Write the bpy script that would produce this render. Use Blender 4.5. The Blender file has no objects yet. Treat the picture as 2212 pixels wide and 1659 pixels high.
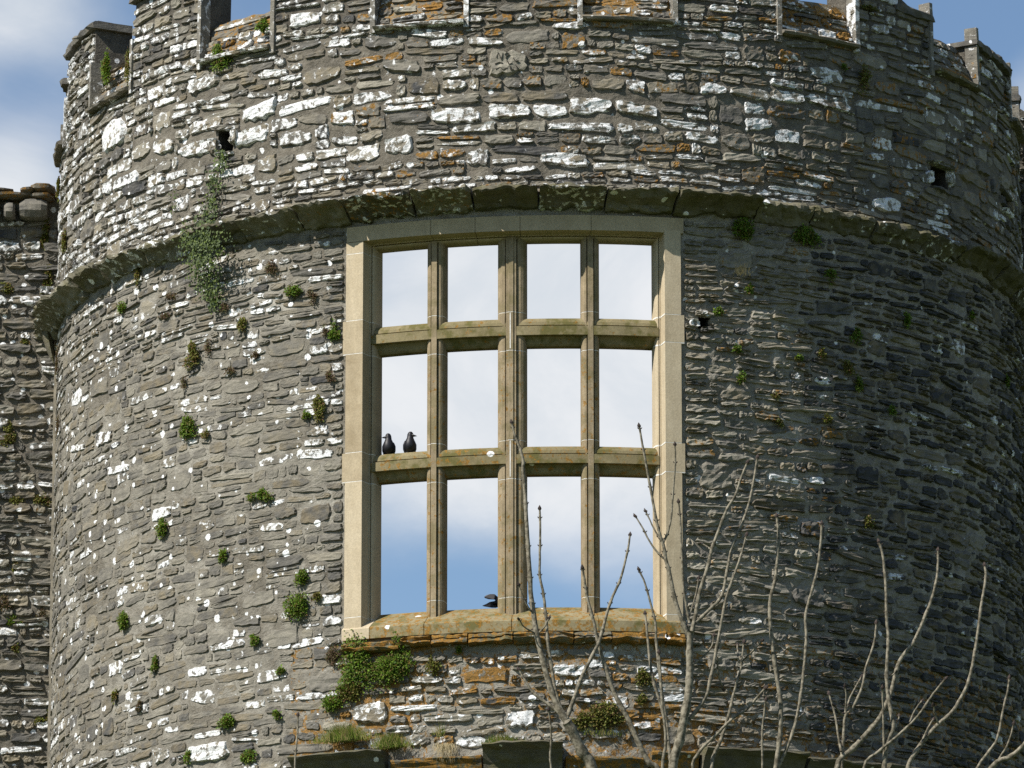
import bpy, math, random
import numpy as np
from mathutils import Vector, noise as mnoise
random.seed(7); RNG = np.random.default_rng(7)
sc = bpy.context.scene
C = sc.collection
rad = math.radians

# ------------------------------------------------------------------ camera, world, sun, exposure
FPX, PITCH, PX = 14000.0, rad(14.0), 0.005          # focal length in units of a 2212 px wide picture
SLANT = FPX * PX
CAM = Vector((0, -SLANT * math.cos(PITCH), 1.6))
cam = bpy.data.cameras.new('camera'); camo = bpy.data.objects.new('camera', cam); C.objects.link(camo)
cam.sensor_width = 36; cam.lens = FPX / 2212 * 36; cam.clip_start = 1; cam.clip_end = 5000
camo.location = CAM; camo.rotation_euler = (rad(90) + PITCH, 0, 0)
sc.camera = camo
SUN_AZ, SUN_EL = 54.0, 43.0
to_sun = Vector((-math.sin(rad(SUN_AZ)) * math.cos(rad(SUN_EL)), -math.cos(rad(SUN_AZ)) * math.cos(rad(SUN_EL)), math.sin(rad(SUN_EL))))
sl = bpy.data.lights.new('sun', 'SUN'); sl.energy = 5.0; sl.angle = rad(0.5); sl.color = (1, .95, .875)
so = bpy.data.objects.new('sun', sl); C.objects.link(so); so.location = (-40, -40, 60)
so.rotation_euler = to_sun.to_track_quat('Z', 'Y').to_euler()
sc.view_settings.view_transform = 'Standard'; sc.view_settings.look = 'None'
sc.view_settings.exposure = 0.52; sc.view_settings.gamma = 1
sc.view_settings.use_curve_mapping = False
sc.render.engine = 'CYCLES'; sc.cycles.max_bounces = 5; sc.cycles.use_denoising = False
RGT = Vector((1, 0, 0)); FWD = Vector((0, math.cos(PITCH), math.sin(PITCH))); UPV = Vector((0, -math.sin(PITCH), math.cos(PITCH)))
def ray(x, y):
    return FWD + RGT * ((x - 1106) / FPX) + UPV * ((829.5 - y) / FPX)
def proj(P):
    d = Vector(P) - CAM; w = d.dot(FWD)
    return 1106 + FPX * d.dot(RGT) / w, 829.5 - FPX * d.dot(UPV) / w

class G:                                             # tiny node-graph helper
    def __init__(s, tree): s.t = tree; s.n = tree.nodes; s.l = tree.links
    def node(s, typ, ins=None, **props):
        n = s.n.new(typ)
        for k, v in props.items(): setattr(n, k, v)
        for k, v in (ins or {}).items(): s.set(n, k, v)
        return n
    def set(s, n, k, v):
        i = n.inputs[k]
        if isinstance(v, bpy.types.NodeSocket): s.l.new(v, i)
        else: i.default_value = v
    def math(s, op, a, b=0.0, c=0.0, clamp=False):
        n = s.node('ShaderNodeMath', {0: a, 1: b, 2: c}, operation=op, use_clamp=clamp); return n.outputs[0]
    def vmul(s, v, sc3): return s.node('ShaderNodeVectorMath', {0: v, 1: sc3}, operation='MULTIPLY').outputs[0]
    def vadd(s, v, a): return s.node('ShaderNodeVectorMath', {0: v, 1: a}, operation='ADD').outputs[0]
    def noise(s, v, scale, detail=4.0, rough=.55, dist=0.0):
        return s.node('ShaderNodeTexNoise', {'Vector': v, 'Scale': scale, 'Detail': detail, 'Roughness': rough, 'Distortion': dist}).outputs[0]
    def mix(s, f, a, b, blend='MIX'):
        n = s.node('ShaderNodeMix', None, data_type='RGBA', blend_type=blend)
        s.set(n, 0, f); s.set(n, 6, a); s.set(n, 7, b); return n.outputs[2]
    def step(s, v, lo, hi, smooth=True):
        n = s.node('ShaderNodeMapRange', {0: v, 1: lo, 2: hi, 3: 0.0, 4: 1.0}, interpolation_type='SMOOTHSTEP' if smooth else 'LINEAR', clamp=True)
        return n.outputs[0]
    def ramp(s, f, stops):
        n = s.node('ShaderNodeValToRGB', {0: f}); e = n.color_ramp.elements
        while len(e) < len(stops): e.new(.5)
        for x, (p, c) in zip(e, stops): x.position = p; x.color = (*c, 1)
        return n.outputs[0]

w = bpy.data.worlds.new('World'); sc.world = w; w.use_nodes = True
g = G(w.node_tree); g.n.clear()
sky = g.node('ShaderNodeTexSky', sky_type='NISHITA', sun_disc=False)
sky.sun_elevation = rad(SUN_EL); sky.sun_rotation = rad(180 + SUN_AZ); sky.air_density = 1.0; sky.dust_density = .05; sky.ozone_density = 3.0
dirn = g.node('ShaderNodeTexCoord').outputs['Generated']
dirv = g.node('ShaderNodeVectorMath', {0: dirn}, operation='NORMALIZE').outputs[0]
cl = g.noise(g.vmul(dirv, (1, 1, 1.7)), 9.0, 7.0, .55, .25)
wisp = g.noise(g.vmul(dirv, (1, 1, 1.6)), 24.0, 6.0, .6, .4)
dens = g.math('ADD', g.math('MULTIPLY', g.math('SUBTRACT', cl, .5), 1.5), g.math('MULTIPLY', g.math('SUBTRACT', wisp, .5), .7))
dens = g.math('SUBTRACT', dens, .5)
# cloud banks and blue gaps of this sky: (picture x, y, radius, strength)
for bx, by, br, bs in [(1130, 720, 420, 1.9), (1300, 1050, 280, .75), (900, 1000, 200, .6), (880, 1420, 260, -.9), (1010, 1330, 130, -.4), (1290, 1430, 270, -.85), (40, 190, 90, -.6), (50, 20, 150, 1.3), (20, 400, 130, 1.4), (2060, 40, 220, -1.0), (2230, 190, 90, .9)]:
    d = ray(bx, by).normalized()
    ds = g.node('ShaderNodeVectorMath', {0: dirv, 1: d}, operation='DISTANCE').outputs['Value']
    k = g.math('DIVIDE', ds, br / FPX)
    e = g.math('EXPONENT', g.math('MULTIPLY', g.math('MULTIPLY', k, k), -.7))
    dens = g.math('ADD', dens, g.math('MULTIPLY', e, bs))
cmask = g.step(dens, -.75, 1.15)
skyc = g.node('ShaderNodeVectorMath', {0: sky.outputs[0], 3: 1.0}, operation='SCALE'); skyc.inputs[3].default_value = .10
cloudc = g.mix(g.step(wisp, .35, .65), (.48, .515, .555, 1), (.585, .60, .62, 1))
sep = g.node('ShaderNodeSeparateXYZ', {0: dirv}).outputs[2]
bg = g.node('ShaderNodeBackground', {'Color': sky.outputs[0], 'Strength': .08})
bgc = g.node('ShaderNodeBackground', {'Color': cloudc, 'Strength': 1.0})
up = g.math('MULTIPLY', cmask, g.step(sep, .0, .08))
mx = g.node('ShaderNodeMixShader', {0: up, 1: bg.outputs[0], 2: bgc.outputs[0]})
g.l.new(mx.outputs[0], g.node('ShaderNodeOutputWorld').inputs[0])

# ------------------------------------------------------------------ materials
def new_mat(name):
    m = bpy.data.materials.new(name); m.use_nodes = True
    gr = G(m.node_tree); gr.n.clear()
    b = gr.node('ShaderNodeBsdfPrincipled', {'Roughness': .95}); b.inputs['Specular IOR Level'].default_value = .15
    gr.l.new(b.outputs[0], gr.node('ShaderNodeOutputMaterial').inputs[0])
    return m, gr, b
def stone_mat(name, stops, strata=(3, 3, 24), lich_scale=12.0, bump=.02, bstr=.8, moss=0.0, strata_amp=.7, grit=0.0, brown=0.0):
    """attribute tone: r = shade of the stone, g = white lichen, b = ochre lichen, alpha = round lichen spots"""
    m, q, b = new_mat(name)
    pos = q.node('ShaderNodeNewGeometry').outputs['Position']
    at = q.node('ShaderNodeAttribute', attribute_name='tone')
    s = q.node('ShaderNodeSeparateColor', {0: at.outputs['Color']})
    r, gg, bb, aa = s.outputs[0], s.outputs[1], s.outputs[2], at.outputs['Alpha']
    st = q.noise(q.vmul(pos, strata), 1.0, 7.0, .62, .6)
    fine = q.noise(pos, 55.0, 5.0, .65)
    mid = q.noise(pos, 6.0, 5.0, .6)
    f = q.math('ADD', q.math('MULTIPLY', r, .75), q.math('MULTIPLY', q.math('SUBTRACT', mid, .5), .8), clamp=True)
    col = q.ramp(f, stops)
    k = q.math('ADD', 1 - strata_amp * .5, q.math('MULTIPLY', st, strata_amp))
    k = q.math('MULTIPLY', k, q.math('ADD', .62, q.math('MULTIPLY', fine, .76)))
    if brown:
        bf = q.math('FRACT', q.math('MULTIPLY', r, 9.7))
        col = q.mix(q.math('MULTIPLY', q.math('MULTIPLY', q.step(bf, .35, .9), q.step(mid, .35, .65)), brown), col, (.165, .13, .075, 1))
    if grit:
        gv = q.noise(pos, 90.0, 3.0, .7)
        col = q.mix(q.math('MULTIPLY', q.step(gv, .55, .68), grit), col, (.32, .31, .28, 1))
    col = q.mix(1.0, col, q.node('ShaderNodeCombineColor', {0: k, 1: k, 2: k}).outputs[0], 'MULTIPLY')
    if moss:
        mo = q.step(q.noise(q.vadd(pos, (9, 2, 5)), 5.0, 6.0, .65), .45, .62)
        col = q.mix(q.math('MULTIPLY', mo, moss), col, (.10, .092, .028, 1))
    on = q.noise(q.vadd(pos, (3, 7, 1)), 16.0, 7.0, .68, .3)
    ot = q.math('SUBTRACT', .80, q.math('MULTIPLY', bb, .42))
    om = q.step(on, ot, q.math('ADD', ot, .07))
    oc = q.mix(q.step(fine, .4, .62), (.15, .085, .018, 1), (.30, .145, .022, 1))
    col = q.mix(q.math('MULTIPLY', om, .85), col, oc)
    ln = q.noise(q.vadd(pos, (1, 5, 9)), lich_scale, 8.0, .62, .35)
    lt = q.math('SUBTRACT', .82, q.math('MULTIPLY', gg, .44))
    lm = q.math('MULTIPLY', q.step(q.math('ADD', ln, q.math('MULTIPLY', q.math('SUBTRACT', fine, .5), .12)), lt, q.math('ADD', lt, .08)), q.math('ADD', .7, q.math('MULTIPLY', q.step(fine, .35, .6), .3)))
    pv = q.vadd(pos, q.node('ShaderNodeVectorMath', {0: q.node('ShaderNodeTexNoise', {'Vector': pos, 'Scale': 30.0}).outputs['Color'], 1: (.02, .02, .02)}, operation='MULTIPLY').outputs[0])
    v = q.node('ShaderNodeTexVoronoi', {'Vector': pv, 'Scale': 9.0})
    vr = q.node('ShaderNodeSeparateColor', {0: v.outputs['Color']})
    size = q.math('MULTIPLY', q.math('ADD', .09, q.math('MULTIPLY', q.math('POWER', vr.outputs[1], 1.6), .34)), q.step(aa, vr.outputs[0], q.math('ADD', vr.outputs[0], .02)))
    sm = q.math('MULTIPLY', q.step(v.outputs['Distance'], q.math('ADD', size, .02), q.math('SUBTRACT', size, .03)), q.step(size, .0, .08))
    lm = q.math('MAXIMUM', lm, sm)
    wc = q.mix(q.step(q.noise(pos, 34.0, 6.0, .7), .33, .52), (.40, .405, .39, 1), (.76, .77, .77, 1))
    col = q.mix(q.math('MULTIPLY', lm, .95), col, wc)
    q.set(b, 'Base Color', col)
    h = q.math('ADD', q.math('MULTIPLY', st, 1.0), q.math('ADD', q.math('MULTIPLY', fine, .45), q.math('MULTIPLY', lm, .12)))
    bn = q.node('ShaderNodeBump', {'Strength': bstr, 'Distance': bump, 'Height': h})
    q.set(b, 'Normal', bn.outputs[0])
    return m
M = {}
M['rubble'] = stone_mat('rubble_stone', [(0, (.05, .051, .053)), (.3, (.134, .126, .108)), (.65, (.25, .231, .186)), (1, (.365, .34, .275))], bump=.018, bstr=.9, strata=(4, 4, 17), brown=.6)
M['mortar'] = stone_mat('lime_mortar', [(0, (.055, .049, .040)), (.4, (.138, .124, .098)), (.7, (.262, .246, .207)), (1, (.36, .35, .31))], strata=(16, 16, 22), bump=.02, bstr=1.0, grit=.5)
M['string'] = stone_mat('weathered_string_stone', [(0, (.06, .056, .042)), (.5, (.15, .138, .10)), (1, (.26, .245, .195))], strata=(5, 5, 30), moss=.5)
M['lime'] = stone_mat('dressed_limestone', [(0, (.29, .232, .148)), (.5, (.41, .342, .234)), (1, (.48, .412, .298))], strata=(9, 9, 1.6), lich_scale=30, bump=.005, bstr=.6, strata_amp=.45)
M['limew'] = stone_mat('lichened_limestone', [(0, (.165, .130, .078)), (.5, (.285, .228, .148)), (1, (.37, .31, .212))], strata=(18, 18, 3), lich_scale=34, bump=.008, bstr=.7, moss=.4, strata_amp=.8)
M['limet'] = stone_mat('mossy_limestone', [(0, (.15, .122, .062)), (.5, (.22, .185, .105)), (1, (.29, .25, .16))], strata=(9, 9, 9), lich_scale=34, bump=.006, bstr=.6, moss=.85, strata_amp=.5)
def leaf_mat(name, c0, c1, c2=None):
    m, q, b = new_mat(name)
    at = q.node('ShaderNodeAttribute', attribute_name='tone')
    s = q.node('ShaderNodeSeparateColor', {0: at.outputs['Color']})
    col = q.mix(s.outputs[0], (*c0, 1), (*c1, 1))
    if c2: col = q.mix(s.outputs[1], col, (*c2, 1))
    q.set(b, 'Base Color', col); b.inputs['Roughness'].default_value = .6; b.inputs['Specular IOR Level'].default_value = .3
    q.n.remove(b.outputs[0].links[0].to_node)
    tr = q.node('ShaderNodeBsdfTranslucent', {'Color': col})
    mx = q.node('ShaderNodeMixShader', {0: .35, 1: b.outputs[0], 2: tr.outputs[0]})
    q.l.new(mx.outputs[0], q.node('ShaderNodeOutputMaterial').inputs[0])
    return m
M['green'] = leaf_mat('plant_leaf', (.045, .10, .007), (.16, .28, .018), (.15, .09, .03))
M['olive'] = leaf_mat('olive_leaf', (.065, .085, .010), (.19, .21, .03), (.18, .09, .045))
M['red'] = leaf_mat('reddish_leaf', (.07, .045, .022), (.17, .10, .06), (.11, .13, .03))
M['ivy'] = leaf_mat('ivy_leaf', (.020, .042, .012), (.16, .205, .085), (.13, .18, .02))
M['grass'] = leaf_mat('grass_blade', (.07, .12, .012), (.24, .29, .05), (.38, .29, .13))
M['straw'] = leaf_mat('dry_straw', (.30, .24, .12), (.45, .38, .22))
def plain(name, c0, c1, scale=20.0, rough=.9, bump=.0, spec=.15):
    m, q, b = new_mat(name); pos = q.node('ShaderNodeNewGeometry').outputs['Position']
    n = q.noise(pos, scale, 6.0, .6)
    q.set(b, 'Base Color', q.mix(q.step(n, .35, .65), (*c0, 1), (*c1, 1))); b.inputs['Roughness'].default_value = rough; b.inputs['Specular IOR Level'].default_value = spec
    if bump: q.set(b, 'Normal', q.node('ShaderNodeBump', {'Strength': .7, 'Distance': bump, 'Height': n}).outputs[0])
    return m
M['joint'] = plain('white_lime_joint', (.55, .53, .48), (.72, .70, .65))
M['fillet'] = plain('tan_mortar_fillet', (.11, .10, .078), (.19, .17, .13), 12, .95, .01)
M['bark'] = plain('ash_bark', (.075, .066, .045), (.245, .22, .165), 22, .8, .006)
M['bud'] = plain('dark_bud', (.035, .028, .026), (.08, .06, .05), 60)
M['black'] = plain('black_plumage', (.006, .006, .009), (.012, .012, .017), 40, .5, 0, .35)
M['grey'] = plain('grey_nape_plumage', (.04, .043, .05), (.085, .09, .10), 40, .7)
M['beak'] = plain('dark_beak', (.02, .02, .022), (.035, .035, .04), 40, .4)
M['eye'] = plain('pale_eye', (.4, .4, .38), (.5, .5, .48), 40, .3)
M['hole'] = plain('shade_dark_recess', (.03, .027, .022), (.06, .055, .045), 12)  # near-black colour stands in for shade inside the holes and carved strokes
M['turf'] = plain('meadow_grass', (.035, .055, .012), (.075, .095, .022), .6)

# ------------------------------------------------------------------ mesh helpers
class MB:
    def __init__(s): s.v = []; s.f = []; s.a = []; s.n = 0
    def add(s, v, f, tone=(.5, 0, 0, 0)):
        v = np.asarray(v, float); k = len(v)
        s.v.append(v); s.f.append([tuple(i + s.n for i in q) for q in f])
        t = np.asarray(tone, float); s.a.append(np.tile(t, (k, 1)) if t.ndim == 1 else t); s.n += k
    def build(s, name, mat, parent=None, smooth=False, base=None):
        V = np.concatenate(s.v); A = np.concatenate(s.a)
        org = np.array(base) if base is not None else V.mean(0)
        me = bpy.data.meshes.new(name)
        F = [x for f in s.f for x in f]
        me.from_pydata((V - org).tolist(), [], F)
        at = me.attributes.new('tone', 'FLOAT_COLOR', 'POINT'); at.data.foreach_set('color', A.astype(np.float32).ravel())
        me.materials.append(mat)
        if smooth: me.polygons.foreach_set('use_smooth', [True] * len(me.polygons))
        o = bpy.data.objects.new(name, me); C.objects.link(o); o.location = org
        if parent: attach(o, parent)
        return o
def wloc(o):
    p = Vector(o.location)
    while o.parent: o = o.parent; p += Vector(o.location)
    return p
def attach(o, p):
    o.location = Vector(o.location) - wloc(p); o.parent = p
def tag(o, label=None, cat=None, group=None, kind=None):
    for k, v in (('label', label), ('category', cat), ('group', group), ('kind', kind)):
        if v: o[k] = v
    return o
def empty(name, loc, *a, **k):
    o = bpy.data.objects.new(name, None); C.objects.link(o); o.location = loc; o.empty_display_size = .2
    return tag(o, *a, **k)
def grid_faces(nr, nc, closed=False):
    f = []
    for i in range(nr - 1):
        for j in range(nc if closed else nc - 1):
            k = (j + 1) % nc
            f.append((i * nc + j, i * nc + k, (i + 1) * nc + k, (i + 1) * nc + j))
    return f
def N1(x, y=0.0, z=0.0): return mnoise.noise(Vector((x, y, z)))

# ------------------------------------------------------------------ tower surface
def solve_R(px):
    lo, hi = 4.0, 8.0                                 # radius whose outline spans px units each side at mid height
    for _ in range(50):
        r = (lo + hi) / 2
        xs = max(proj((r * math.sin(t), r - r * math.cos(t), CAM.z + SLANT * math.sin(PITCH)))[0] for t in np.linspace(.8, 1.57, 60))
        if xs - 1106 < px: lo = r
        else: hi = r
    return r
RL = solve_R(1046.0); RU0 = solve_R(1050.0); RU1 = solve_R(1043.0)
CX = (1162 - 1106) * PX * (SLANT + RL) / SLANT
YC = RL; SHEAR = .055 * RL
ZS = 0.0; ZP = 1e9
def Rz(z):
    if z < ZS: return RL
    return RU0 + (RU1 - RU0) * min(1.6, (z - ZS) / max(.1, ZP - ZS))
def S(t, z, off=0.0):
    r = Rz(z) + off
    return np.array((CX + r * math.sin(t), YC - r * math.cos(t) - SHEAR * math.sin(t), z))
def hit_r(x, y, r):
    d = ray(x, y)
    # u=(X-CX)/r ; v=(YC-SHEAR*u-Y)/r ; u^2+v^2=1
    a1 = d.x / r; b1 = (CAM.x - CX) / r
    a2 = (-SHEAR * a1 - d.y) / r; b2 = (YC - SHEAR * b1 - CAM.y) / r
    A = a1 * a1 + a2 * a2; B = 2 * (a1 * b1 + a2 * b2); Cc = b1 * b1 + b2 * b2 - 1
    D = max(0.0, B * B - 4 * A * Cc)
    k = (-B - math.sqrt(D)) / (2 * A)
    u = a1 * k + b1; v = a2 * k + b2
    return math.atan2(u, v), CAM.z + d.z * k
def hit(x, y, off=0.0):
    t, z = hit_r(x, y, RL + off)
    if z > ZS:
        for _ in range(3): t, z = hit_r(x, y, Rz(z) + off)
    return t, z
ZS = 1e9
ZS_TOP = hit(1235, 400, .22)[1]                        # top of the moulded string course
ZS = ZS_TOP - .15
ZP = ZS + 2.0
ZP = hit(918, 53, .03)[1]                              # drip level of the battlement openings
ZL_TOP = hit(1130, 1609, .1)[1]                        # top of the lower string course
GAP = rad(23.5); HW = rad(5.4)
CREN = [rad(-13.6) + GAP * k for k in range(-3, 5)]
# window rectangle
TWL, _ = hit(746, 900, .03); TWR, _ = hit(1473, 900, .03)
ZW1 = hit(1108, 466, .03)[1]; ZW0 = hit(1150, 1363, .05)[1]
def arc(t): return t * RL

tower = empty('castle_tower', (CX, YC, 0), 'round grey rubble stone castle tower with big mullioned window and battlements', 'tower')

# putlog holes: (t, z, half width, half height)
HOLES = []
for hx, hy, hw, hh in [(487, 306, 17, 27), (2030, 384, 20, 24), (2172, 440, 14, 17), (1521, 697, 12, 13)]:
    t, z = hit(hx, hy); HOLES.append((t, z, hw * PX / RL / max(.35, math.cos(t)), hh * PX))

# mortar core -------------------------------------------------------
TW0, TW1 = TWL + .03 / RL, TWR - .03 / RL
def core_tone(t, z):
    x = math.sin(t)
    if z > ZS: r = .46 + .12 * N1(t * 8, z * 2)
    elif t > TWR: r = .80 + .25 * N1(t * 7, z * 2, 4)
    elif z < ZW0 and t > TWL - .04: r = .80 + .25 * N1(t * 7, z * 2, 8)
    else: r = .70 + .35 * N1(t * 6, z * 1.5, 3)
    oc = .05
    if z < ZW0 and z > ZL_TOP - .3 and -.5 < t: oc = .74 + .4 * N1(t * 5, z * 1.4)
    if z > ZS and t > -.5: oc = .25
    sp = .22 if (z < ZS and t < TWL) else (.12 if t < .4 else .05)
    return (max(0, min(1, r)), .42 if z > ZS else .36, oc, sp)
ts = set(np.linspace(rad(-104), rad(104), 420).tolist()) | {TW0, TW1}
zs = set(np.linspace(ZL_TOP - 3.2, ZP, 260).tolist()) | {ZW0 + .04, ZW1 - .04}
for t, z, a, b in HOLES: ts |= {t - a, t + a}; zs |= {z - b, z + b}
def clean(v, eps, keep):
    v = sorted(v); out = [v[0]]
    for x in v[1:]:
        if x - out[-1] < eps:
            if any(abs(x - k) < 1e-9 for k in keep): out[-1] = x
        else: out.append(x)
    return out
kt = [TW0, TW1] + [h[0] + s * h[2] for h in HOLES for s in (-1, 1)]
kz = [ZW0 + .04, ZW1 - .04] + [h[1] + s * h[3] for h in HOLES for s in (-1, 1)]
ts = clean(ts, .004, kt); zs = clean(zs, .012, kz)
mb = MB()
V = []; A = []
for z in zs:
    for t in ts:
        n = .022 * N1(t * 22, z * 4.5) + .012 * N1(t * 60, z * 11, 5)
        if t > TWR and z < ZS: n += .03 * N1(t * 75, z * 17, 9)
        inw = TW0 - .05 < t < TW1 + .05 and ZW0 - .2 < z < ZW1 + .2
        lowl = .005 if (z < ZS and t < TWL) else 0.0
        V.append(S(t, z, (n * (.6 if lowl else 1) + lowl if not inw else min(n, -.005)) - .004)); A.append(core_tone(t, z))
F = []
for i in range(len(zs) - 1):
    for j in range(len(ts) - 1):
        tc, zc = (ts[j] + ts[j + 1]) / 2, (zs[i] + zs[i + 1]) / 2
        if TW0 < tc < TW1 and ZW0 + .04 < zc < ZW1 - .04: continue
        if any(abs(tc - h[0]) < h[2] and abs(zc - h[1]) < h[3] for h in HOLES): continue
        nt = len(ts); F.append((i * nt + j, i * nt + j + 1, (i + 1) * nt + j + 1, (i + 1) * nt + j))
mb.add(V, F, np.array(A))
wall = mb.build('wall', M['mortar'], tower, base=(CX, YC, 0))
# the plain foot of the tower, its inner face and the lower rear half
mb = MB()
tt = np.linspace(-math.pi, math.pi, 97); zt = np.linspace(-.3, ZL_TOP - 3.2, 24)
mb.add([S(t, z, .02 * N1(t * 20, z * 3)) for z in zt for t in tt], grid_faces(len(zt), len(tt)), (.5, .2, .1, .1))
tr = np.linspace(rad(104), rad(256), 60); zr = np.linspace(ZL_TOP - 3.2, ZW0 - .3, 30)
mb.add([S(t, z, .02 * N1(t * 20, z * 3)) for z in zr for t in tr], grid_faces(len(zr), len(tr)), (.5, .2, .1, .1))
mb.add([S(t, z, -.9) for z in zr for t in tr], grid_faces(len(zr), len(tr)), (.5, .1, .1, .1))
mb.add([S(t, zr[-1], o) for o in (0, -.9) for t in tr], grid_faces(2, len(tr)), (.4, .1, .1, .1))
for a in (rad(104), rad(-104)):
    z2 = np.linspace(ZL_TOP - 3.2, ZP, 12)
    mb.add([S(a, z, o) for z in z2 for o in (0, -.5)], grid_faces(12, 2), (.4, .1, .1, .1))
ti = [t for t in np.linspace(rad(-104), rad(104), 70) if not TW0 < t < TW1] + [TW0, TW1]; ti.sort()
zi = sorted([z for z in np.linspace(ZL_TOP - 3.2, ZP, 24) if not ZW0 < z < ZW1] + [ZW0 + .04, ZW1 - .04])
fi = [(i * len(ti) + j, i * len(ti) + j + 1, (i + 1) * len(ti) + j + 1, (i + 1) * len(ti) + j) for i in range(len(zi) - 1) for j in range(len(ti) - 1)
      if not (TW0 - 1e-6 < ti[j] and ti[j + 1] < TW1 + 1e-6 and ZW0 + .03 < zi[i] and zi[i + 1] < ZW1 - .03)]
mb.add([S(t, z, -.62) for z in zi for t in ti], fi, (.5, .1, .1, .1))
t9 = np.linspace(rad(-104), rad(104), 80)
mb.add([S(t, ZP - .002, o) for o in (-.05, -.62) for t in t9], grid_faces(2, 80), (.4, .1, .1, .1))
mb.build('inner_wall', M['mortar'], tower, base=(CX, YC, 0))
for t, z, a, b in HOLES:
    mb = MB()
    for (p0, p1) in (((-1, -1), (1, -1)), ((1, -1), (1, 1)), ((1, 1), (-1, 1)), ((-1, 1), (-1, -1))):
        mb.add([S(t + p0[0] * a, z + p0[1] * b, .0), S(t + p1[0] * a, z + p1[1] * b, .0), S(t + p1[0] * a, z + p1[1] * b, -.55), S(t + p0[0] * a, z + p0[1] * b, -.55)], [(0, 1, 2, 3)], (.4, .05, .05, 0))
    mb.add([S(t - a, z - b, -.55), S(t + a, z - b, -.55), S(t + a, z + b, -.55), S(t - a, z + b, -.55)], [(0, 1, 2, 3)])
    mb.build('putlog_hole', M['hole'], tower)

# ------------------------------------------------------------------ rubble stones
def axis(n, edge):
    return np.concatenate(([-1], np.linspace(-edge, edge, n - 2), [1]))
def stone_geo(fn, s, z, hw, hh, h, layered, nu=9, nv=7, rng=RNG, rough=.16):
    xs = axis(nu, .90); ys = axis(nv, .80)
    xs[1:-1] += rng.uniform(-.04, .04, nu - 2); ys[1:-1] += rng.uniform(-.05, .05, nv - 2)
    X, Y = np.meshgrid(xs, ys)
    rc = rng.uniform(.05, .40)
    PX_ = X * (1 - rc * .5 * Y ** 2 * np.abs(X)); PY_ = Y * (1 - rc * np.abs(X) ** 3 * np.abs(Y))
    PX_ += rng.uniform(-.06, .06, X.shape) + rng.uniform(-.07, .07, nv)[:, None] * np.abs(X) ** 3
    e = rng.uniform(-.22, .16, (2, nu)); PY_ += np.where(Y > 0, e[0][None, :], -e[1][None, :]) * np.abs(Y) ** 2 + rng.uniform(-.05, .05, X.shape)
    tp = rng.uniform(-.26, .26); PY_ *= 1 + tp * X
    sl = rng.normal(0, .055) * hw
    O = h * (1 + rng.uniform(-rough, rough, X.shape) * 1.6)
    O += h * rng.uniform(-.3, .3) * X + h * rng.uniform(-.3, .2) * Y
    if layered: O += h * layered * rng.uniform(-.6, .5, nv)[:, None]
    # a chipped corner or split face now and then
    if rng.random() < .5:
        k = rng.uniform(-.5, .5) + rng.uniform(-.4, .4) * Y; O = np.where(X > k, O - h * rng.uniform(.1, .45), O)
    O[0, :] = O[-1, :] = -.02; O[:, 0] = O[:, -1] = -.02
    P = [fn(s + PX_[i, j] * hw, z + PY_[i, j] * hh + sl * X[i, j], O[i, j]) for i in range(nv) for j in range(nu)]
    return np.array(P)
STFS = {63: grid_faces(7, 9), 135: grid_faces(9, 15)}
def towerfn(s, z, o): return S(s / RL, z, o)
def style(x, y, t, z):
    """width, height, projection, gap, white lichen chance, ochre, tone, layered, spots"""
    u = random.random
    if z > ZS:
        big = 1.25 if abs(y - 60 - 190 * (1 - math.cos(t))*1.35 - 170) < 45 else 1.0
        hw_, hh_ = .29 * big, .106 * big
        lc = .68 if x < 750 else (.54 if x < 1700 else .24)
        if 700 < x < 1900 and y < 170: lc = .32
        if x < 750 and y > 200: lc = .80
        return hw_, hh_, .022, .017, lc, (.16 if x < 700 else (.52 if x < 1800 else .5)), .56, .25, .12
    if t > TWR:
        return .31, .105, .024, .026, .05, .42 if x < 1780 else .15, (.66 if x < 1720 else .2), .7, .05  # paler where sunlit, darker beyond: light and shade put into the stone tone
    if z < ZW0 and x > 700:
        return .29, .108, .026, .022, .42, .68, .62, .35, .3
    if z < ZL_TOP + .4: return .29, .112, .022, .022, .34, .3, .5, .3, .45
    if y < 760: return .27, .098, .018, .019, .30, .22, .48, .35, .4
    return .29, .112, .0125, .016, .20, .16, .53, .2, .36
STONES = []                                           # (screen area, verts, tone)
def place(fn, s, z, hw, hh, st, to_xy):
    x, y = to_xy(s, z)
    u = random.random
    g_ = random.uniform(.56, .96) if u() < st[4] else random.uniform(*((.25, .56) if st[4] > .3 else (.05, .42)))
    oc = min(1, max(0, st[5] * random.uniform(.3, 1.7) if u() < .6 else .1))
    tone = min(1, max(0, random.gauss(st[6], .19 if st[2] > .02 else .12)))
    h = st[2] * random.uniform(.6, 1.5)
    v = stone_geo(fn, s, z, hw, hh, h, st[7], rough=.28 if st[7] > .6 else .16)
    return v, (tone, g_, oc, st[8] * random.uniform(.2, 1.5))
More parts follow.
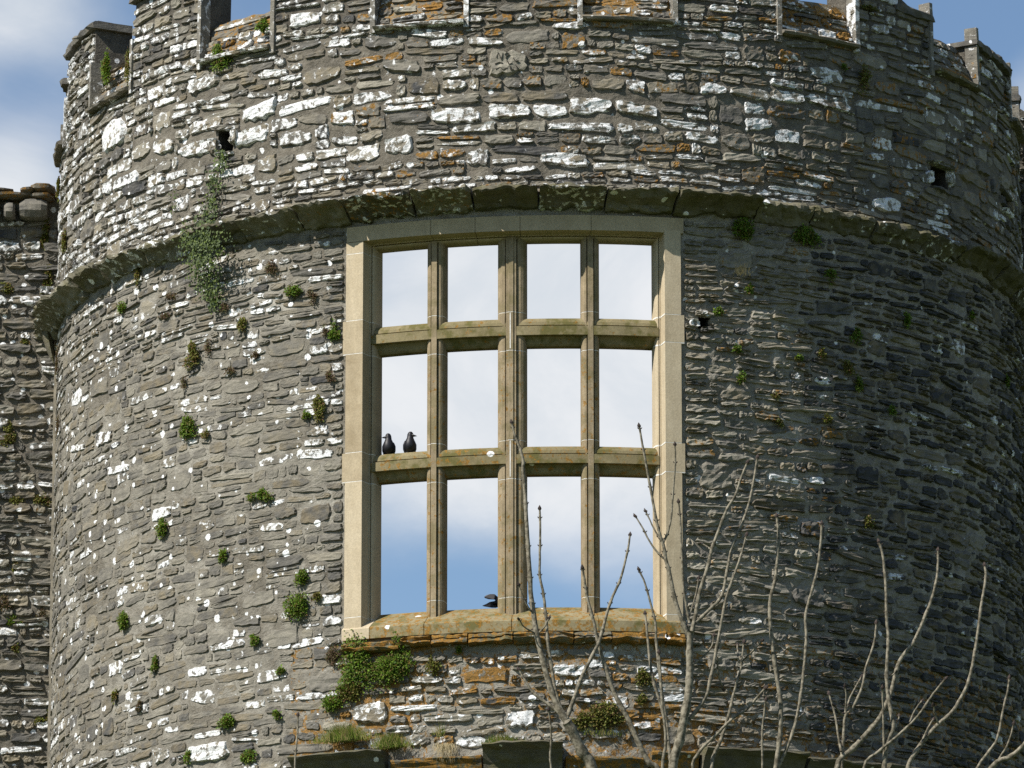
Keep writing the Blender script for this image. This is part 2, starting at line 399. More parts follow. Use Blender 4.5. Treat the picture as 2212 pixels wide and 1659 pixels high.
def fill(fn, s0, s1, z0, z1, blocked, style_fn, out, to_xy, wav=.075, pervert=None):
    z = z0
    while z < z1 - .03:
        xm, ym = to_xy((s0 + s1) / 2, z)
        rowh = random.uniform(.7, 1.35)
        # a typical height for the row from its middle
        h0 = style_fn(xm, ym, z)[1] * rowh
        if z + h0 > z1 - .03: h0 = z1 - z
        iv = [(s0 + random.uniform(-.05, .0), s1)]
        for (b0, b1, c0, c1) in blocked:
            ov = min(z + h0, c1) - max(z, c0)
            if ov > .3 * h0 or (c1 - c0 < h0 and ov > 0):
                nx = []
                for a, b in iv:
                    if b1 <= a or b0 >= b: nx.append((a, b)); continue
                    if b0 - a > .05: nx.append((a, b0))
                    if b - b1 > .05: nx.append((b1, b))
                iv = nx
        for a, b in iv:
            s = a
            while s < b - .02:
                x, y = to_xy(s, z + h0 / 2)
                st = style_fn(x, y, z)
                wd = st[0] * math.exp(random.gauss(-.08, .45)); wd = min(max(wd, .09), .75)
                if b - s - wd < .10: wd = b - s
                gp = st[3] * random.uniform(.5, 1.4)
                c = s + wd / 2; zc = z + h0 / 2 + wav * N1(c * .9, z * .8)
                hw = max(.03, (wd - gp) / 2)
                if h0 > .11 and random.random() < .12:
                    f = random.uniform(.38, .62)
                    for zz, hh in ((zc - h0 / 2 + h0 * f / 2, h0 * f), (zc + h0 / 2 - h0 * (1 - f) / 2, h0 * (1 - f))):
                        if hh > .035: out.append((c, zz, hw * random.uniform(.9, 1), max(.014, (hh - gp) / 2), st))
                else:
                    out.append((c, zc + random.uniform(-.006, .006), hw, max(.018, (h0 - gp) / 2 * random.uniform(.86, 1.06)), st))
                s += wd
        z += h0
def to_xy_t(s, z): return proj(S(s / RL, z))
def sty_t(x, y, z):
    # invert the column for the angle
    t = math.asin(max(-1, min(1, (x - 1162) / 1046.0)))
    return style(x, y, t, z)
TMAX = rad(88)
# special stones
SPECIAL = []
for sx, sy, hw, hh, tn in [(1097, 136, 41, 30, (.85, .05, .05, .02)), (246, 292, 28, 36, (.7, 1.0, .05, 0)), (985, 250, 55, 20, (.6, .92, .2, 0)), (1100, 240, 45, 18, (.6, .85, .2, 0)), (560, 240, 38, 20, (.6, .95, .05, 0)), (545, 295, 36, 20, (.6, .95, .05, 0)), (1275, 229, 44, 19, (.6, .88, .2, 0)), (660, 42, 34, 17, (.6, .95, .1, 0)), (1375, 235, 45, 15, (.6, .8, .3, 0)), (440, 180, 36, 20, (.62, .8, .0, 0)),
                           (430, 320, 45, 18, (.6, .9, 0, 0)), (1220, 345, 54, 16, (.6, .85, .15, 0)), (1230, 1448, 36, 14, (.6, .97, .1, .1)), (1125, 1552, 30, 20, (.6, .95, .2, .1)), (800, 1540, 36, 26, (.6, .8, .3, .1)), (450, 1625, 46, 22, (.6, .97, .1, .1))]:
    t, z = hit(sx, sy); SPECIAL.append((arc(t), z, hw * PX / max(.4, math.cos(t)) * 1.02, hh * PX, tn))
blocked = [(s - a - .012, s + a + .012, z - b - .01, z + b + .01) for s, z, a, b, _ in SPECIAL]
blocked += [(arc(t - a) - .015, arc(t + a) + .015, z - b - .012, z + b + .012) for t, z, a, b in HOLES]
def big_stones(n, z0, z1, sa, sb, out, avoid):
    for _ in range(n):
        c = random.uniform(sa, sb); z = random.uniform(z0 + .12, z1 - .12)
        x, y = to_xy_t(c, z); st = sty_t(x, y, z); hw = random.uniform(.12, .26); hh = random.uniform(.075, .115)
        if any(c + hw > b[0] and c - hw < b[1] and z + hh > b[2] and z - hh < b[3] for b in avoid): continue
        avoid.append((c - hw - .014, c + hw + .014, z - hh - .012, z + hh + .012)); out.append((c, z, hw, hh, st))
winb = [(arc(TWL) - .035, arc(TWR) + .035, ZW0 - .13, ZW1 + .005)]
LOWB = blocked + winb; UPB = list(blocked)
RAW = []
big_stones(170, ZL_TOP, ZS_TOP - .3, -arc(TMAX), arc(TMAX), RAW, LOWB)
big_stones(120, ZS_TOP, ZP, -arc(TMAX), arc(TMAX), RAW, UPB)
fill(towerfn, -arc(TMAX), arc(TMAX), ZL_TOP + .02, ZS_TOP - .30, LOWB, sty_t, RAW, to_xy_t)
fill(towerfn, -arc(TMAX), arc(hit(636, 1620, .1)[0]), ZL_TOP - .36, ZL_TOP + .02, [], sty_t, RAW, to_xy_t)
fill(towerfn, -arc(TMAX), arc(TMAX), ZL_TOP - 3.2, ZL_TOP - .36, [], sty_t, RAW, to_xy_t)
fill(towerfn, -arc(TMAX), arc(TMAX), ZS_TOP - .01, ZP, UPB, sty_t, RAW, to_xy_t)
# merlons: core blocks and their stones
def merlon_top(t):                                    # ragged, ruined towards the right
    d = math.degrees(t)
    if d < -62: h = 1.05
    elif d < 41: h = 1.06
    else: h = max(.56, .92 - (d - 41) * .031)
    return ZP + h
edges = [(-rad(104), CREN[0] - HW)] + [(CREN[i] + HW, CREN[i + 1] - HW) for i in range(7)] + [(CREN[7] + HW, rad(104))]
for a, b in edges:
    n = 9; mb = MB()
    tm = np.linspace(a, b, n)
    top = [merlon_top(t) - .04 + .03 * N1(t * 30) for t in tm]
    for (o0, o1) in ((-.004, -.45),):
        V = [S(t, ZP - .02, o0) for t in tm] + [S(t, k, o0) for t, k in zip(tm, top)] + [S(t, k + .02, o1) for t, k in zip(tm, top)] + [S(t, ZP - .02, o1) for t in tm]
        F = grid_faces(4, n) + [(0, n, 2 * n, 3 * n), (4 * n - 1, 3 * n - 1, 2 * n - 1, n - 1)]
        mb.add(V, F, (.22, .15, .3, .1))
    mb.build('merlon', M['mortar'], tower)
    ta, tb = max(a, -TMAX), min(b, TMAX)
    if tb - ta < .02: continue
    tmp = []
    fill(towerfn, arc(ta), arc(tb), ZP, max(top) - .05, blocked, sty_t, tmp, to_xy_t)
    RAW += [q for q in tmp if q[1] < merlon_top(q[0] / RL) - .09]
for t, z, a, b in HOLES:                              # rough stones framing each hole, biting into its outline
    for ds, dz, hw, hh in ((random.uniform(-.2, .2) * a * RL, b + .028, a * RL * 1.5, .034), (-a * RL - .05, -b * .3, .06, b * .7), (a * RL + .045, b * .25, .058, b * .72), (.02, -b - .02, a * RL * 1.2, .032)):
        RAW.append((arc(t) + ds, z + dz, hw, hh, (.3, .1, .05, .02, .5, .3, .5, .3, .1)))
items = []
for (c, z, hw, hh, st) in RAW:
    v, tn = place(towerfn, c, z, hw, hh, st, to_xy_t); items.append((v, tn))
for (s, z, hw, hh, tn) in SPECIAL: items.append((stone_geo(towerfn, s, z, hw, hh, .04, .2), tn))
def screen_area(v):
    p = np.array([proj(q) for q in (v[0], v[8], v[-1], v[-9])])
    x0, y0 = p.min(0); x1, y1 = p.max(0)
    x0, x1 = max(0, x0), min(2212, x1); y0, y1 = max(0, y0), min(1659, y1)
    return max(0, x1 - x0) * max(0, y1 - y0)
areas = [screen_area(v) for v, _ in items]
order = sorted(range(len(items)), key=lambda i: -areas[i])
for i in order[:290]:
    mb = MB(); mb.add(items[i][0], STFS[len(items[i][0])], items[i][1]); mb.build('stone', M['rubble'], tower)
mb = MB()
for i in order[290:]: mb.add(items[i][0], STFS[len(items[i][0])], items[i][1])
tag(mb.build('rubble_stones', M['rubble'], tower, base=(CX, YC, 0)), kind='stuff')
print('stones', len(items))
# incised marks on the square carved stone
cs, cz = SPECIAL[0][0], SPECIAL[0][1]
mb = MB()
for pts in [[(-.12, .05), (-.10, .11), (-.07, .03), (-.05, .10)], [(-.03, .08), (-.01, .11), (.02, .085), (-.01, .06), (-.02, .04)], [(-.14, -.02), (-.09, .0), (-.05, -.015)], [(-.01, .02), (.015, -.03), (.05, -.015)], [(.06, .04), (.09, .0), (.12, .01)], [(-.13, -.08), (-.08, -.06), (-.05, -.09), (.0, -.07)], [(.03, -.05), (.03, -.09), (.07, -.09)], [(.09, -.04), (.11, -.09)]]:
    for (a, b), (c, d) in zip(pts, pts[1:]):
        L = math.hypot(c - a, d - b); nx, ny = -(d - b) / L * .004, (c - a) / L * .004
        V = [towerfn(cs + p + q * nx, cz + r + q * ny, .052) for p, r in ((a, b), (c, d)) for q in (-1, 1)]
        V += [towerfn(cs + p, cz + r, .035) for p, r in ((a, b), (c, d))]
        mb.add(V, [(0, 1, 3, 2), (0, 4, 5, 2), (1, 4, 5, 3)], (.1, 0, 0, 0))
mb.build('incised_marks', M['hole'], tower)

# ------------------------------------------------------------------ swept blocks (string courses, ledges, slabs)
def sweep(t0, t1, ztop, prof, n, jit=.012, seed=0, mat='string', name='string_stone', tone=None, parent=tower, dips=True):
    V = []; A = []
    tm = np.linspace(t0, t1, n); k = len(prof)
    tl = random.uniform(-.02, .02)
    for i, t in enumerate(tm):
        e = 0.0
        if dips and (i == 0 or i == n - 1): e = random.uniform(.0, .08)
        for (dz, o) in prof:
            j1 = jit * (N1(t * 40 + seed, dz * 20, 1) + .5 * N1(t * 130 + seed, dz * 40, 2)); j2 = jit * (N1(t * 40 + seed, dz * 20, 7) + .6 * N1(t * 110 + seed, dz * 45, 5))
            V.append(S(t, ztop + dz + j1 + tl * (i / (n - 1) - .5), o + j2 - e * max(0, o) * 3))
    F = grid_faces(n, k) + [tuple(range(k)), tuple(range((n - 1) * k, n * k))[::-1]]
    tn = tone or (random.gauss(.5, .15), random.choice((.1, .2, .45, .5)), random.uniform(.1, .6), .1)
    mb = MB(); mb.add(V, F, tn); return mb.build(name, M[mat], parent)
PROF = [(0.0, -.06), (-.010, .10), (-.030, .20), (-.052, .255), (-.080, .272), (-.10, .255), (-.15, .165), (-.205, .10), (-.25, .07), (-.275, .05), (-.285, .01), (-.295, -.06)]
t = rad(-100); sd = 0
while t < rad(100):
    wd = random.uniform(.55, .98) / RL
    x = math.sin(t)
    d = math.degrees(t)
    sc_ = random.uniform(.82, 1.10) * (1.45 if -32 < d < 22 else 1.05)
    if 8 < d < 50 and random.random() < .45: sc_ *= random.uniform(.55, .8)      # broken pieces
    sz = random.uniform(.74, .95); pr = [(a * sz, b * sc_ if b > 0 else b) for a, b in PROF]
    oc = .5 if -28 < d < -5 else .34
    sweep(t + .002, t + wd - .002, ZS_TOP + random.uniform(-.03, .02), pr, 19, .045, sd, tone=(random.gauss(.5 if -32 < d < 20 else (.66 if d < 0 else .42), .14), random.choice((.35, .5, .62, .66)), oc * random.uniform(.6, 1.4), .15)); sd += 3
    t += wd
# lower string course, in broken lengths
xs_l = [(640, 832), (845, 1040), (1046, 1214), (1222, 1400), (1408, 1510), (1515, 1730), (1740, 1900), (1905, 2080), (2084, 2170)]
for i, (a, b) in enumerate(xs_l):
    ta, _ = hit(a, 1620, .1); tb, _ = hit(b, 1620, .1)
    k = (1.0, .45, 1.15, .5, .5, 1.0, .8, .8, .7)[i]
    pr = [(dz, o * k if o > 0 else o) for dz, o in [(0, -.06), (-.004, .22), (-.012, .31), (-.03, .325), (-.05, .30), (-.09, .23), (-.15, .19), (-.22, .15), (-.30, .13), (-.36, .02), (-.36, -.06)]]
    sweep(ta, tb, ZL_TOP - (.0, .10, -.01, .12, .05, .0, .02, 0, .03)[i], pr, 9, .02, 40 + i, tone=(.35, .25, .85 if k < .6 else .35, .1))
# ledge of orange slabs under the sill
xs_s = [735, 862, 930, 1010, 1108, 1240, 1322, 1440, 1482]
for i, (a, b) in enumerate(zip(xs_s, xs_s[1:])):
    ta, _ = hit(a, 1385, .1); tb, _ = hit(b, 1385, .1)
    pr = [(0, -.04), (0, .07), (-.02, .105), (-.045, .10), (-.05, .085), (-.075, .12), (-.10, .11), (-.115, .04), (-.115, -.04)]
    pr = [(z, o * random.uniform(.85, 1.2)) for z, o in pr]
    sweep(ta + .0012, tb - .0012, ZW0 - .012 - (.03 if i == 0 else 0), pr, 13, .026, 80 + i, name='ledge_slab', tone=(.4, random.choice((.28, .45)), random.uniform(.7, .95), .2))
# battlement openings: sloping sill, drip slab and upright slabs
for i, c in enumerate(CREN):
    a, b = c - HW, c + HW
    n = 8; tm = np.linspace(a, b, n); rows = [(ZP - .01, .005), (ZP + .12, -.04), (ZP + .25, -.10), (ZP + .38, -.15), (ZP + .5, -.20), (ZP + .52, -.45)]
    mb = MB(); V = [S(t, z + .025 * N1(t * 40, z * 9), o + .025 * N1(t * 33, z * 7, 3)) for z, o in rows for t in tm]
    mb.add(V, grid_faces(len(rows), n), (.5, .45, .75, .2)); mb.build('sloping_sill', M['rubble'], tower)
    tmp = []
    def slopefn(s, z, o): return S(s / RL, z, o - (z - ZP) * .4)
    fill(slopefn, arc(a) + .04, arc(b) - .04, ZP + .05, ZP + .5, [], lambda x, y, z: (.3, .12, .03, .02, .4, .8, .5, .6, .1), tmp, to_xy_t)
    for q in tmp:
        v, tn = place(slopefn, q[0], q[1], q[2], q[3], q[4], to_xy_t); mb = MB(); mb.add(v, STFS[len(v)], tn); mb.build('sill_stone', M['rubble'], tower)
    sweep(a + .004, b - .004, ZP + .02, [(0, -.06), (.005, .08), (-.012, .115), (-.04, .10), (-.05, -.04)], 10, .016, 120 + i * 3, mat='rubble', name='drip_slab', tone=(.5, .8 if i in (3, 2) else .5, .4, .1), dips=False)
    for sg, t0 in ((-1, a), (1, b)):
        hgt = (.55, .62, 1.05, 1.05, 1.05, 1.0, .78, .68)[i] + random.uniform(-.04, .04)
        wdt = .055; V = []
        for z in np.linspace(ZP - .03 - random.uniform(0, .06), ZP + hgt, 6):
            j = .010 * N1(z * 5, i, sg)
            for ds, o in ((-wdt / 2, -.10), (-wdt / 2 + j, .05 + j), (wdt / 2 + j, .052 + j), (wdt / 2, -.10)): V.append(S(t0 + ds / RL, z, o))
        mb = MB(); mb.add(V, grid_faces(6, 4, True) + [(0, 1, 2, 3), (20, 21, 22, 23)], (.55, random.choice((.55, .85, .65)), .35, .2)); mb.build('upright_slab', M['rubble'], tower)
# coping slabs on the merlons that show their tops
for mi, (a, b) in enumerate(edges):
    d = math.degrees((a + b) / 2)
    if d > 60: parts = 3
    else: parts = 2
    tm = np.linspace(max(a, -rad(100)), min(b, rad(100)), parts + 1)
    for lay in range(2 if d < 40 else 1):
        for p in range(parts):
            tc = (tm[p] + tm[p + 1]) / 2; zt_ = min(merlon_top(tm[p]), merlon_top(tm[p + 1])) if d > 40 else merlon_top(tc)
            o = .075 - .11 * lay
            sweep(tm[p] + .002 + (.022 * lay if p == 0 else 0) - (.012 if p == 0 and lay == 0 else 0), tm[p + 1] - .002 - (.022 * lay if p == parts - 1 else 0) + (.012 if p == parts - 1 and lay == 0 else 0), zt_ + .02 + .075 * lay, [(.0, -.42 + .08 * lay), (.02, o - .03), (-.01, o), (-.065, o - .01), (-.075, -.42 + .08 * lay)], 7, .035, 200 + mi * 9 + p, mat='rubble', name='coping_slab', tone=(.35, .3, .45, .1))

# ------------------------------------------------------------------ the window
def TN(t):
    T = np.array((math.cos(t), math.sin(t) - SHEAR / RL * math.cos(t), 0)); T /= np.linalg.norm(T)
    return T, np.array((T[1], -T[0], 0))
def vmember(t0, prof, z0, z1, name, mat, tone, parent, close=True, nz=2):
    T, Nn = TN(t0); b0 = S(t0, z0, 0); V = []
    for z in np.linspace(z0, z1, nz):
        b = S(t0, z, 0)
        for ds, o in prof: V.append(b + T * ds + Nn * o)
    k = len(prof); mb = MB(); mb.add(V, grid_faces(nz, k, True) + [tuple(range(k))[::-1], tuple(range((nz - 1) * k, nz * k))], tone)
    return mb.build(name, M[mat], parent)
def hmember(t0, t1, z, prof, name, mat, tone, parent, n=9):
    V = []
    for t in np.linspace(t0, t1, n):
        for dz, o in prof: V.append(S(t, z + dz, o))
    k = len(prof); mb = MB(); mb.add(V, grid_faces(n, k, True) + [tuple(range(k)), tuple(range((n - 1) * k, n * k))[::-1]], tone)
    return mb.build(name, M[mat], parent)
OFF = -.12                                            # front of the mullions behind the outer face
def ovolo(wf, wb, o=OFF, extra=0.0):
    """right half then left half of a moulded bar: fillet, quirk, roll, glazing face"""
    h = [(wf, o + extra), (wf - .002, o - .04), (wf + .014, o - .042), (wf + .014, o - .02)]
    for a in np.linspace(0, 90, 5):
        h.append((wf + .014 + (wb - wf - .014) * math.sin(rad(a)), o - .020 - .085 * (1 - math.cos(rad(a)))))
    h += [(wb, o - .20), (wb - .03, o - .23), (wf + .01, o - .30)]
    return h + [(-x, y) for x, y in reversed(h)]
ZT1 = hit(1122, 714, OFF)[1]; ZT2 = hit(1122, 991, OFF)[1]
TM = [hit(939.5, 850, -.2)[0], hit(1103.5, 850, -.2)[0], hit(1273, 850, -.2)[0]]
MW = [(.03, .10), (.055, .155), (.03, .10)]
ZLI = hit(1195, 526, -.3)[1]                           # underside of the lintel at the glazing line
ZSI = hit(1195, 1313, -.3)[1]                          # top of the sill at the glazing line
lip = ZW1 - ZLI
# window part = the moulded head (lintel), the rest hangs under it
def jamb_prof(face, o0=.03):
    p = [(0, -.10), (0, o0), (face, o0), (face + .008, OFF), (face + .022, OFF), (face + .020, OFF - .04), (face + .032, OFF - .042), (face + .032, OFF - .02)]
    for a in np.linspace(0, 90, 5): p.append((face + .032 + .030 * math.sin(rad(a)), OFF - .02 - .085 * (1 - math.cos(rad(a)))))
    return p + [(face + .062, OFF - .20), (face + .02, OFF - .30), (0, OFF - .45)]
def head_prof():
    face = lip - .062
    return [(-x, o) for x, o in jamb_prof(face)][::-1]
hp = head_prof()
tj = [TWL, TM[0], (TM[0] + TM[1]) / 2 + .01, TM[1] + .02, TM[2], TWR]
window = None
for a, b in zip(tj, tj[1:]):
    o = hmember(a + .0005, b - .0005 + (.006 if b == TWR else 0), ZW1, hp, 'window' if window is None else 'lintel_stone', 'lime', (.45, .05, .1, 0), tower if window is None else window, 7)
    if window is None: window = o
# jambs in blocks, every second one a longer tie stone
def zy(x, y): return hit(x, y, .03)[1]
for side, t0, xo, joints in ((1, TWL, 746, [548, 692, 764, 977, 1040, 1333]), (-1, TWR, 1473, [497, 679, 739, 956, 1019, 1327])):
    face = .205 if side == 1 else .18
    zj = [zy(xo + 20 * side, y) for y in joints]
    zj = [zj[0]] + zj[1:]
    bounds = [ZW1 - (lip - .06)] + zj + [ZW0 + .02]
    if side == -1: bounds[0] = ZW1 - (lip - .06)
    for i, (za, zb) in enumerate(zip(bounds, bounds[1:])):
        if za - zb < .02: continue
        tie = .035 if i in (2, 4) else 0.0
        pr = jamb_prof(face)
        pr = [(x - (tie if x == 0 else 0), o) for x, o in pr]
        if side == -1: pr = [(-x, o) for x, o in pr][::-1]
        vmember(t0, pr, zb + .004, za - .004, 'jamb_stone', 'lime', (random.uniform(.15, .9), .06, .08, 0), window)
        if i < len(bounds) - 2:
            pj = [(x - (.002 if x > 0 else -.003) * (1 if side == 1 else -1), o - .0015) for x, o in pr]
            vmember(t0, pj, zb - .008, zb + .008, 'mortar_joint', 'joint', (.5, 0, 0, 0), window)
# mullions, in lengths between the crossing blocks
for k, (tm, (wf, wb)) in enumerate(zip(TM, MW)):
    pr = ovolo(wf, wb, OFF, .003)
    if k == 1: pr = [(.025, OFF + .016), (.03, OFF + .003)] + pr + [(-.03, OFF + .003), (-.025, OFF + .016)]
    segs = [(ZLI - .0, ZT1 + .215), (ZT1 + .207, ZT1 - .215), (ZT1 - .223, ZT2 + .215), (ZT2 + .207, ZT2 - .215), (ZT2 - .223, ZSI + .09), (ZSI + .082, ZSI - .16)]
    segs[0] = (ZW1 - .2, segs[0][1])
    for i, (za, zb) in enumerate(segs):
        cross = i in (1, 3)
        tn = (random.uniform(.4, .6), .05, .12 + (.45 if i > 1 else .2), 0)
        vmember(tm, pr, zb, za, 'crossing_stone' if cross else 'mullion', 'limew', tn, window)
        if i < 5: vmember(tm, [(x * .985, o - .002) for x, o in pr], zb - .013, zb + .004, 'mortar_joint', 'joint', (.5, 0, 0, 0), window)
for zt_ in (ZT1, ZT2):                                # upright white joint in the king mullion's crossing stones
    vmember(TM[1], [(-.012, OFF - .01), (-.012, OFF + .0185), (-.001, OFF + .0185), (-.001, OFF - .01)], zt_ - .20, zt_ + .20, 'mortar_joint', 'joint', (.5, 0, 0, 0), window)
# transoms
up_ = ovolo(.05, .155, OFF); up_ = up_[:len(up_) // 2]
tr_prof = up_ + [(-.05, OFF - .32), (-.15, OFF - .24), (-.155, OFF - .16), (-.15, OFF - .125), (-.13, OFF - .105), (-.085, OFF - .085), (-.06, OFF - .06), (-.05, OFF)]
for zt_ in (ZT1, ZT2):
    cuts = [TWL + (.205 + .03) / RL] + TM + [TWR - (.18 + .03) / RL]
    for i, (a, b) in enumerate(zip(cuts, cuts[1:])):
        hmember(a + (.0004 if i else 0), b - .0004, zt_, [(dz, o) for dz, o in tr_prof][::-1], 'transom', 'limet', (random.uniform(.35, .6), .25, .5 if zt_ == ZT1 else .62, .04), window, 7)
# sill: weathered slope and upright face
sp = [(ZSI - ZW0, -.36), (ZSI - ZW0 + .005, -.30), (.135, .035), (.115, .055), (0.0, .055), (-.0, -.2)]
cuts = [TWL - .02 / RL, TWL + .30 / RL, TM[0] - .01, TM[1] + .004, TM[2] + .012, TWR + .02 / RL]
for i, (a, b) in enumerate(zip(cuts, cuts[1:])):
    hmember(a + .0006, b - .0006, ZW0, sp[::-1], 'sill_stone', 'lime' if i == 0 else 'limet', (.75, .15, .1 if i == 0 else .72, .05), window, 7)

# ------------------------------------------------------------------ left and right curtain walls
YWL = YC + .55
def plane_hit(x, y, Y):
    d = ray(x, y); k = (Y - CAM.y) / d.y
    return CAM + d * k
wx1 = plane_hit(135, 800, YWL).x; wx0 = wx1 - 5.0
zt0 = plane_hit(50, 432, YWL).z
lw = empty('curtain_wall', (wx0 + 2.5, YWL, 0), 'brownish rubble curtain wall lit by sun, running left from the tower', 'wall')
def wfn(s, z, o): return np.array((s, YWL - o, z))
mb = MB(); xs_ = np.linspace(wx0, wx1 + .5, 80); zz = np.linspace(ZL_TOP - 2.2, zt0, 190)
mb.add([wfn(x, z, .03 * N1(x * 4, z * 4) + .015 * N1(x * 11, z * 11, 4) - .004) for z in zz for x in xs_], grid_faces(len(zz), len(xs_)), (.42, .1, .3, .3))
for q in ([(wx0, YWL, 0), (wx1 + .5, YWL, 0), (wx1 + .5, YWL, zz[0]), (wx0, YWL, zz[0])], [(wx0, YWL + 1, zt0), (wx1 + .5, YWL + 1, zt0), (wx1 + .5, YWL + 1, 0), (wx0, YWL + 1, 0)], [(wx0, YWL, 0), (wx0, YWL, zt0), (wx0, YWL + 1, zt0), (wx0, YWL + 1, 0)], [(wx0, YWL, zt0 - .002), (wx1 + .5, YWL, zt0 - .002), (wx1 + .5, YWL + 1, zt0 - .002), (wx0, YWL + 1, zt0 - .002)]): mb.add(q, [(0, 1, 2, 3)], (.3, .1, .2, .1))
mb.build('wall', M['mortar'], lw, base=(wx0 + 2.5, YWL, 0))
def xy_w(s, z): return proj((s, YWL, z))
raww = []
zcor = plane_hit(50, 482, YWL).z
fill(wfn, wx1 - 4.6, wx1 + .15, ZL_TOP - 2.1, zcor, [], lambda x, y, z: (.29, .125, .03, .026, .22, .3, .5, .4, .5), raww, xy_w)
it2 = [place(wfn, *q, xy_w) for q in raww]
ar = [screen_area(v) for v, _ in it2]; od = sorted(range(len(it2)), key=lambda i: -ar[i])
for i in od[:290]: mb = MB(); mb.add(it2[i][0], STFS[len(it2[i][0])], it2[i][1]); mb.build('stone', M['rubble'], lw)
if len(od) > 290:
    mb = MB()
    for i in od[290:]: mb.add(it2[i][0], STFS[len(it2[i][0])], it2[i][1])
    tag(mb.build('rubble_stones', M['rubble'], lw), kind='stuff')
def rbox(c, h, name, mat, tone, parent, jit=.015, fn=None, bev=.25):
    """rounded irregular block"""
    mb = MB(); V = []; n = 6; m_ = 10
    for i in range(n):
        a = -1 + 2 * i / (n - 1); k = (1 - bev * abs(a) ** 4)
        for j in range(m_):
            th = 2 * math.pi * j / m_ + .31; cx_, cy_ = math.cos(th), math.sin(th)
            q = 1 / (abs(cx_) ** 5 + abs(cy_) ** 5) ** .2
            p = Vector((a * h[0], cx_ * q * k * h[1], cy_ * q * k * h[2]))
            p += Vector((N1(p.x * 6 + c[0], p.y * 6, p.z * 6), N1(p.x * 6, p.y * 6 + 5, p.z * 6 + c[2]), N1(p.x * 6 + 9, p.y * 6, p.z * 6))) * jit
            V.append((c[0] + p.x, c[1] + p.y, c[2] + p.z))
    mb.add(V, grid_faces(n, m_, True) + [tuple(range(m_))[::-1], tuple(range((n - 1) * m_, n * m_))], tone)
    return mb.build(name, M[mat], parent)
# corbels and coping of the left wall
for bx, by, hw, hh in [(73, 454, 30, 22), (22, 458, 12, 18), (-30, 455, 28, 20), (-100, 455, 30, 20)]:
    p = plane_hit(bx, by, YWL - .1); rbox((p.x, YWL - .05, p.z), (hw * PX * 1.07, .2, hh * PX * 1.07), 'corbel', 'rubble', (.42, .1, .12, .05), lw)
for i, (bx, by, hw, hh) in enumerate([(-240, 424, 68, 8), (-380, 424, 70, 8), (-110, 424, 60, 8), (10, 424, 58, 8), (90, 426, 26, 8), (92, 408, 26, 12), (-20, 414, 50, 6), (60, 413, 16, 7)]):
    p = plane_hit(bx, by, YWL - .1); rbox((p.x, YWL + .12, p.z), (hw * PX * 1.07, .36, hh * PX * 1.07), 'coping_stone', 'rubble', (.4, .25, .7, .1), lw, .03)
# tan mortar fillet in the angle between wall and tower
mb = MB(); V = []
ztop_f = plane_hit(118, 800, YWL - .1).z
for z in np.linspace(ZL_TOP - 2.2, ztop_f, 60):
    xx = plane_hit(113 + 3 * N1(z * 1.3) * .5, 1200, YWL - .12).x
    for dx, o in ((-.03, -.02), (-.02 + .01 * N1(z * 5), .06), (.02, .09 + .015 * N1(z * 7, 3)), (.12, .10)): V.append((xx + dx, YWL - o, z))
mb.add(V, grid_faces(60, 4)); mb.build('mortar_fillet', M['fillet'], lw)
# curved stump of moulding where the string course meets the left wall
V = []; n = 10
for i in range(n):
    a = i / (n - 1)
    cxp = plane_hit(100 + 17 * a ** 1.5, 668 + 118 * a, YWL - .5); k = math.sin(math.pi * (1 - a) * .5) ** .7 + .04
    for dx, dy in ((-.085, -.05), (-.10, .12), (-.02, .3), (.06, .12), (.05, -.05), (-.01, -.14)): V.append((cxp.x + dx * k, cxp.y + dy * k, cxp.z))
mb = MB(); mb.add(V, grid_faces(n, 6, True) + [tuple(range(6)), tuple(range(54, 60))], (.4, .1, .2, .1)); mb.build('moulding_stump', M['string'], tower)
# shaded wall adjoining on the right
YWR = YC + 1.2
rx0 = plane_hit(2120, 600, YWR).x
rw = empty('curtain_wall', (rx0 + 2.5, YWR, 0), 'dark shaded wall adjoining the far right side of the tower', 'wall')
def rtop(x): return plane_hit(2190, 228, YWR).z - max(0, x - plane_hit(2190, 228, YWR).x) * .6
def wfr(s, z, o): return np.array((s, YWR - o, z))
xs_ = np.linspace(rx0, rx0 + 2.0, 30); nz = 60; V = []
for i in range(nz):
    for x in xs_: V.append(wfr(x, ZL_TOP - 2 + (rtop(x) - ZL_TOP + 2) * i / (nz - 1), .03 * N1(x * 5, i * .3)))
for x in xs_: V.append((x, YWR + .8, rtop(x)))
for x in xs_: V.append((x, YWR + .8, 0))
mb = MB(); mb.add(V, grid_faces(nz + 2, 30), (.25, .1, .3, .1)); mb.add([(rx0, YWR, 0), (rx0 + 2, YWR, 0), (rx0 + 2, YWR, ZL_TOP - 2), (rx0, YWR, ZL_TOP - 2)], [(0, 1, 2, 3)]); mb.build('wall', M['mortar'], rw, base=(rx0 + 2.5, YWR, 0))
None_xy = lambda s, z: (0, 0)
raww = []
fill(wfr, rx0 + .1, rx0 + 2.0, rtop(rx0) - 8, rtop(rx0 + .75), [], lambda x, y, z: (.27, .115, .05, .026, .2, .3, .4, .8, .2), raww, lambda s, z: proj((s, YWR, z)))
it3 = [place(wfr, *q, None_xy) for q in raww if q[1] < rtop(q[0]) - .07]
ar = [screen_area(v) for v, _ in it3]; od = sorted(range(len(it3)), key=lambda i: -ar[i])
for i in od[:60]: mb = MB(); mb.add(it3[i][0], STFS[63], it3[i][1]); mb.build('stone', M['rubble'], rw)
mb = MB()
for i in od[60:]: mb.add(it3[i][0], STFS[63], it3[i][1])
tag(mb.build('rubble_stones', M['rubble'], rw), kind='stuff')

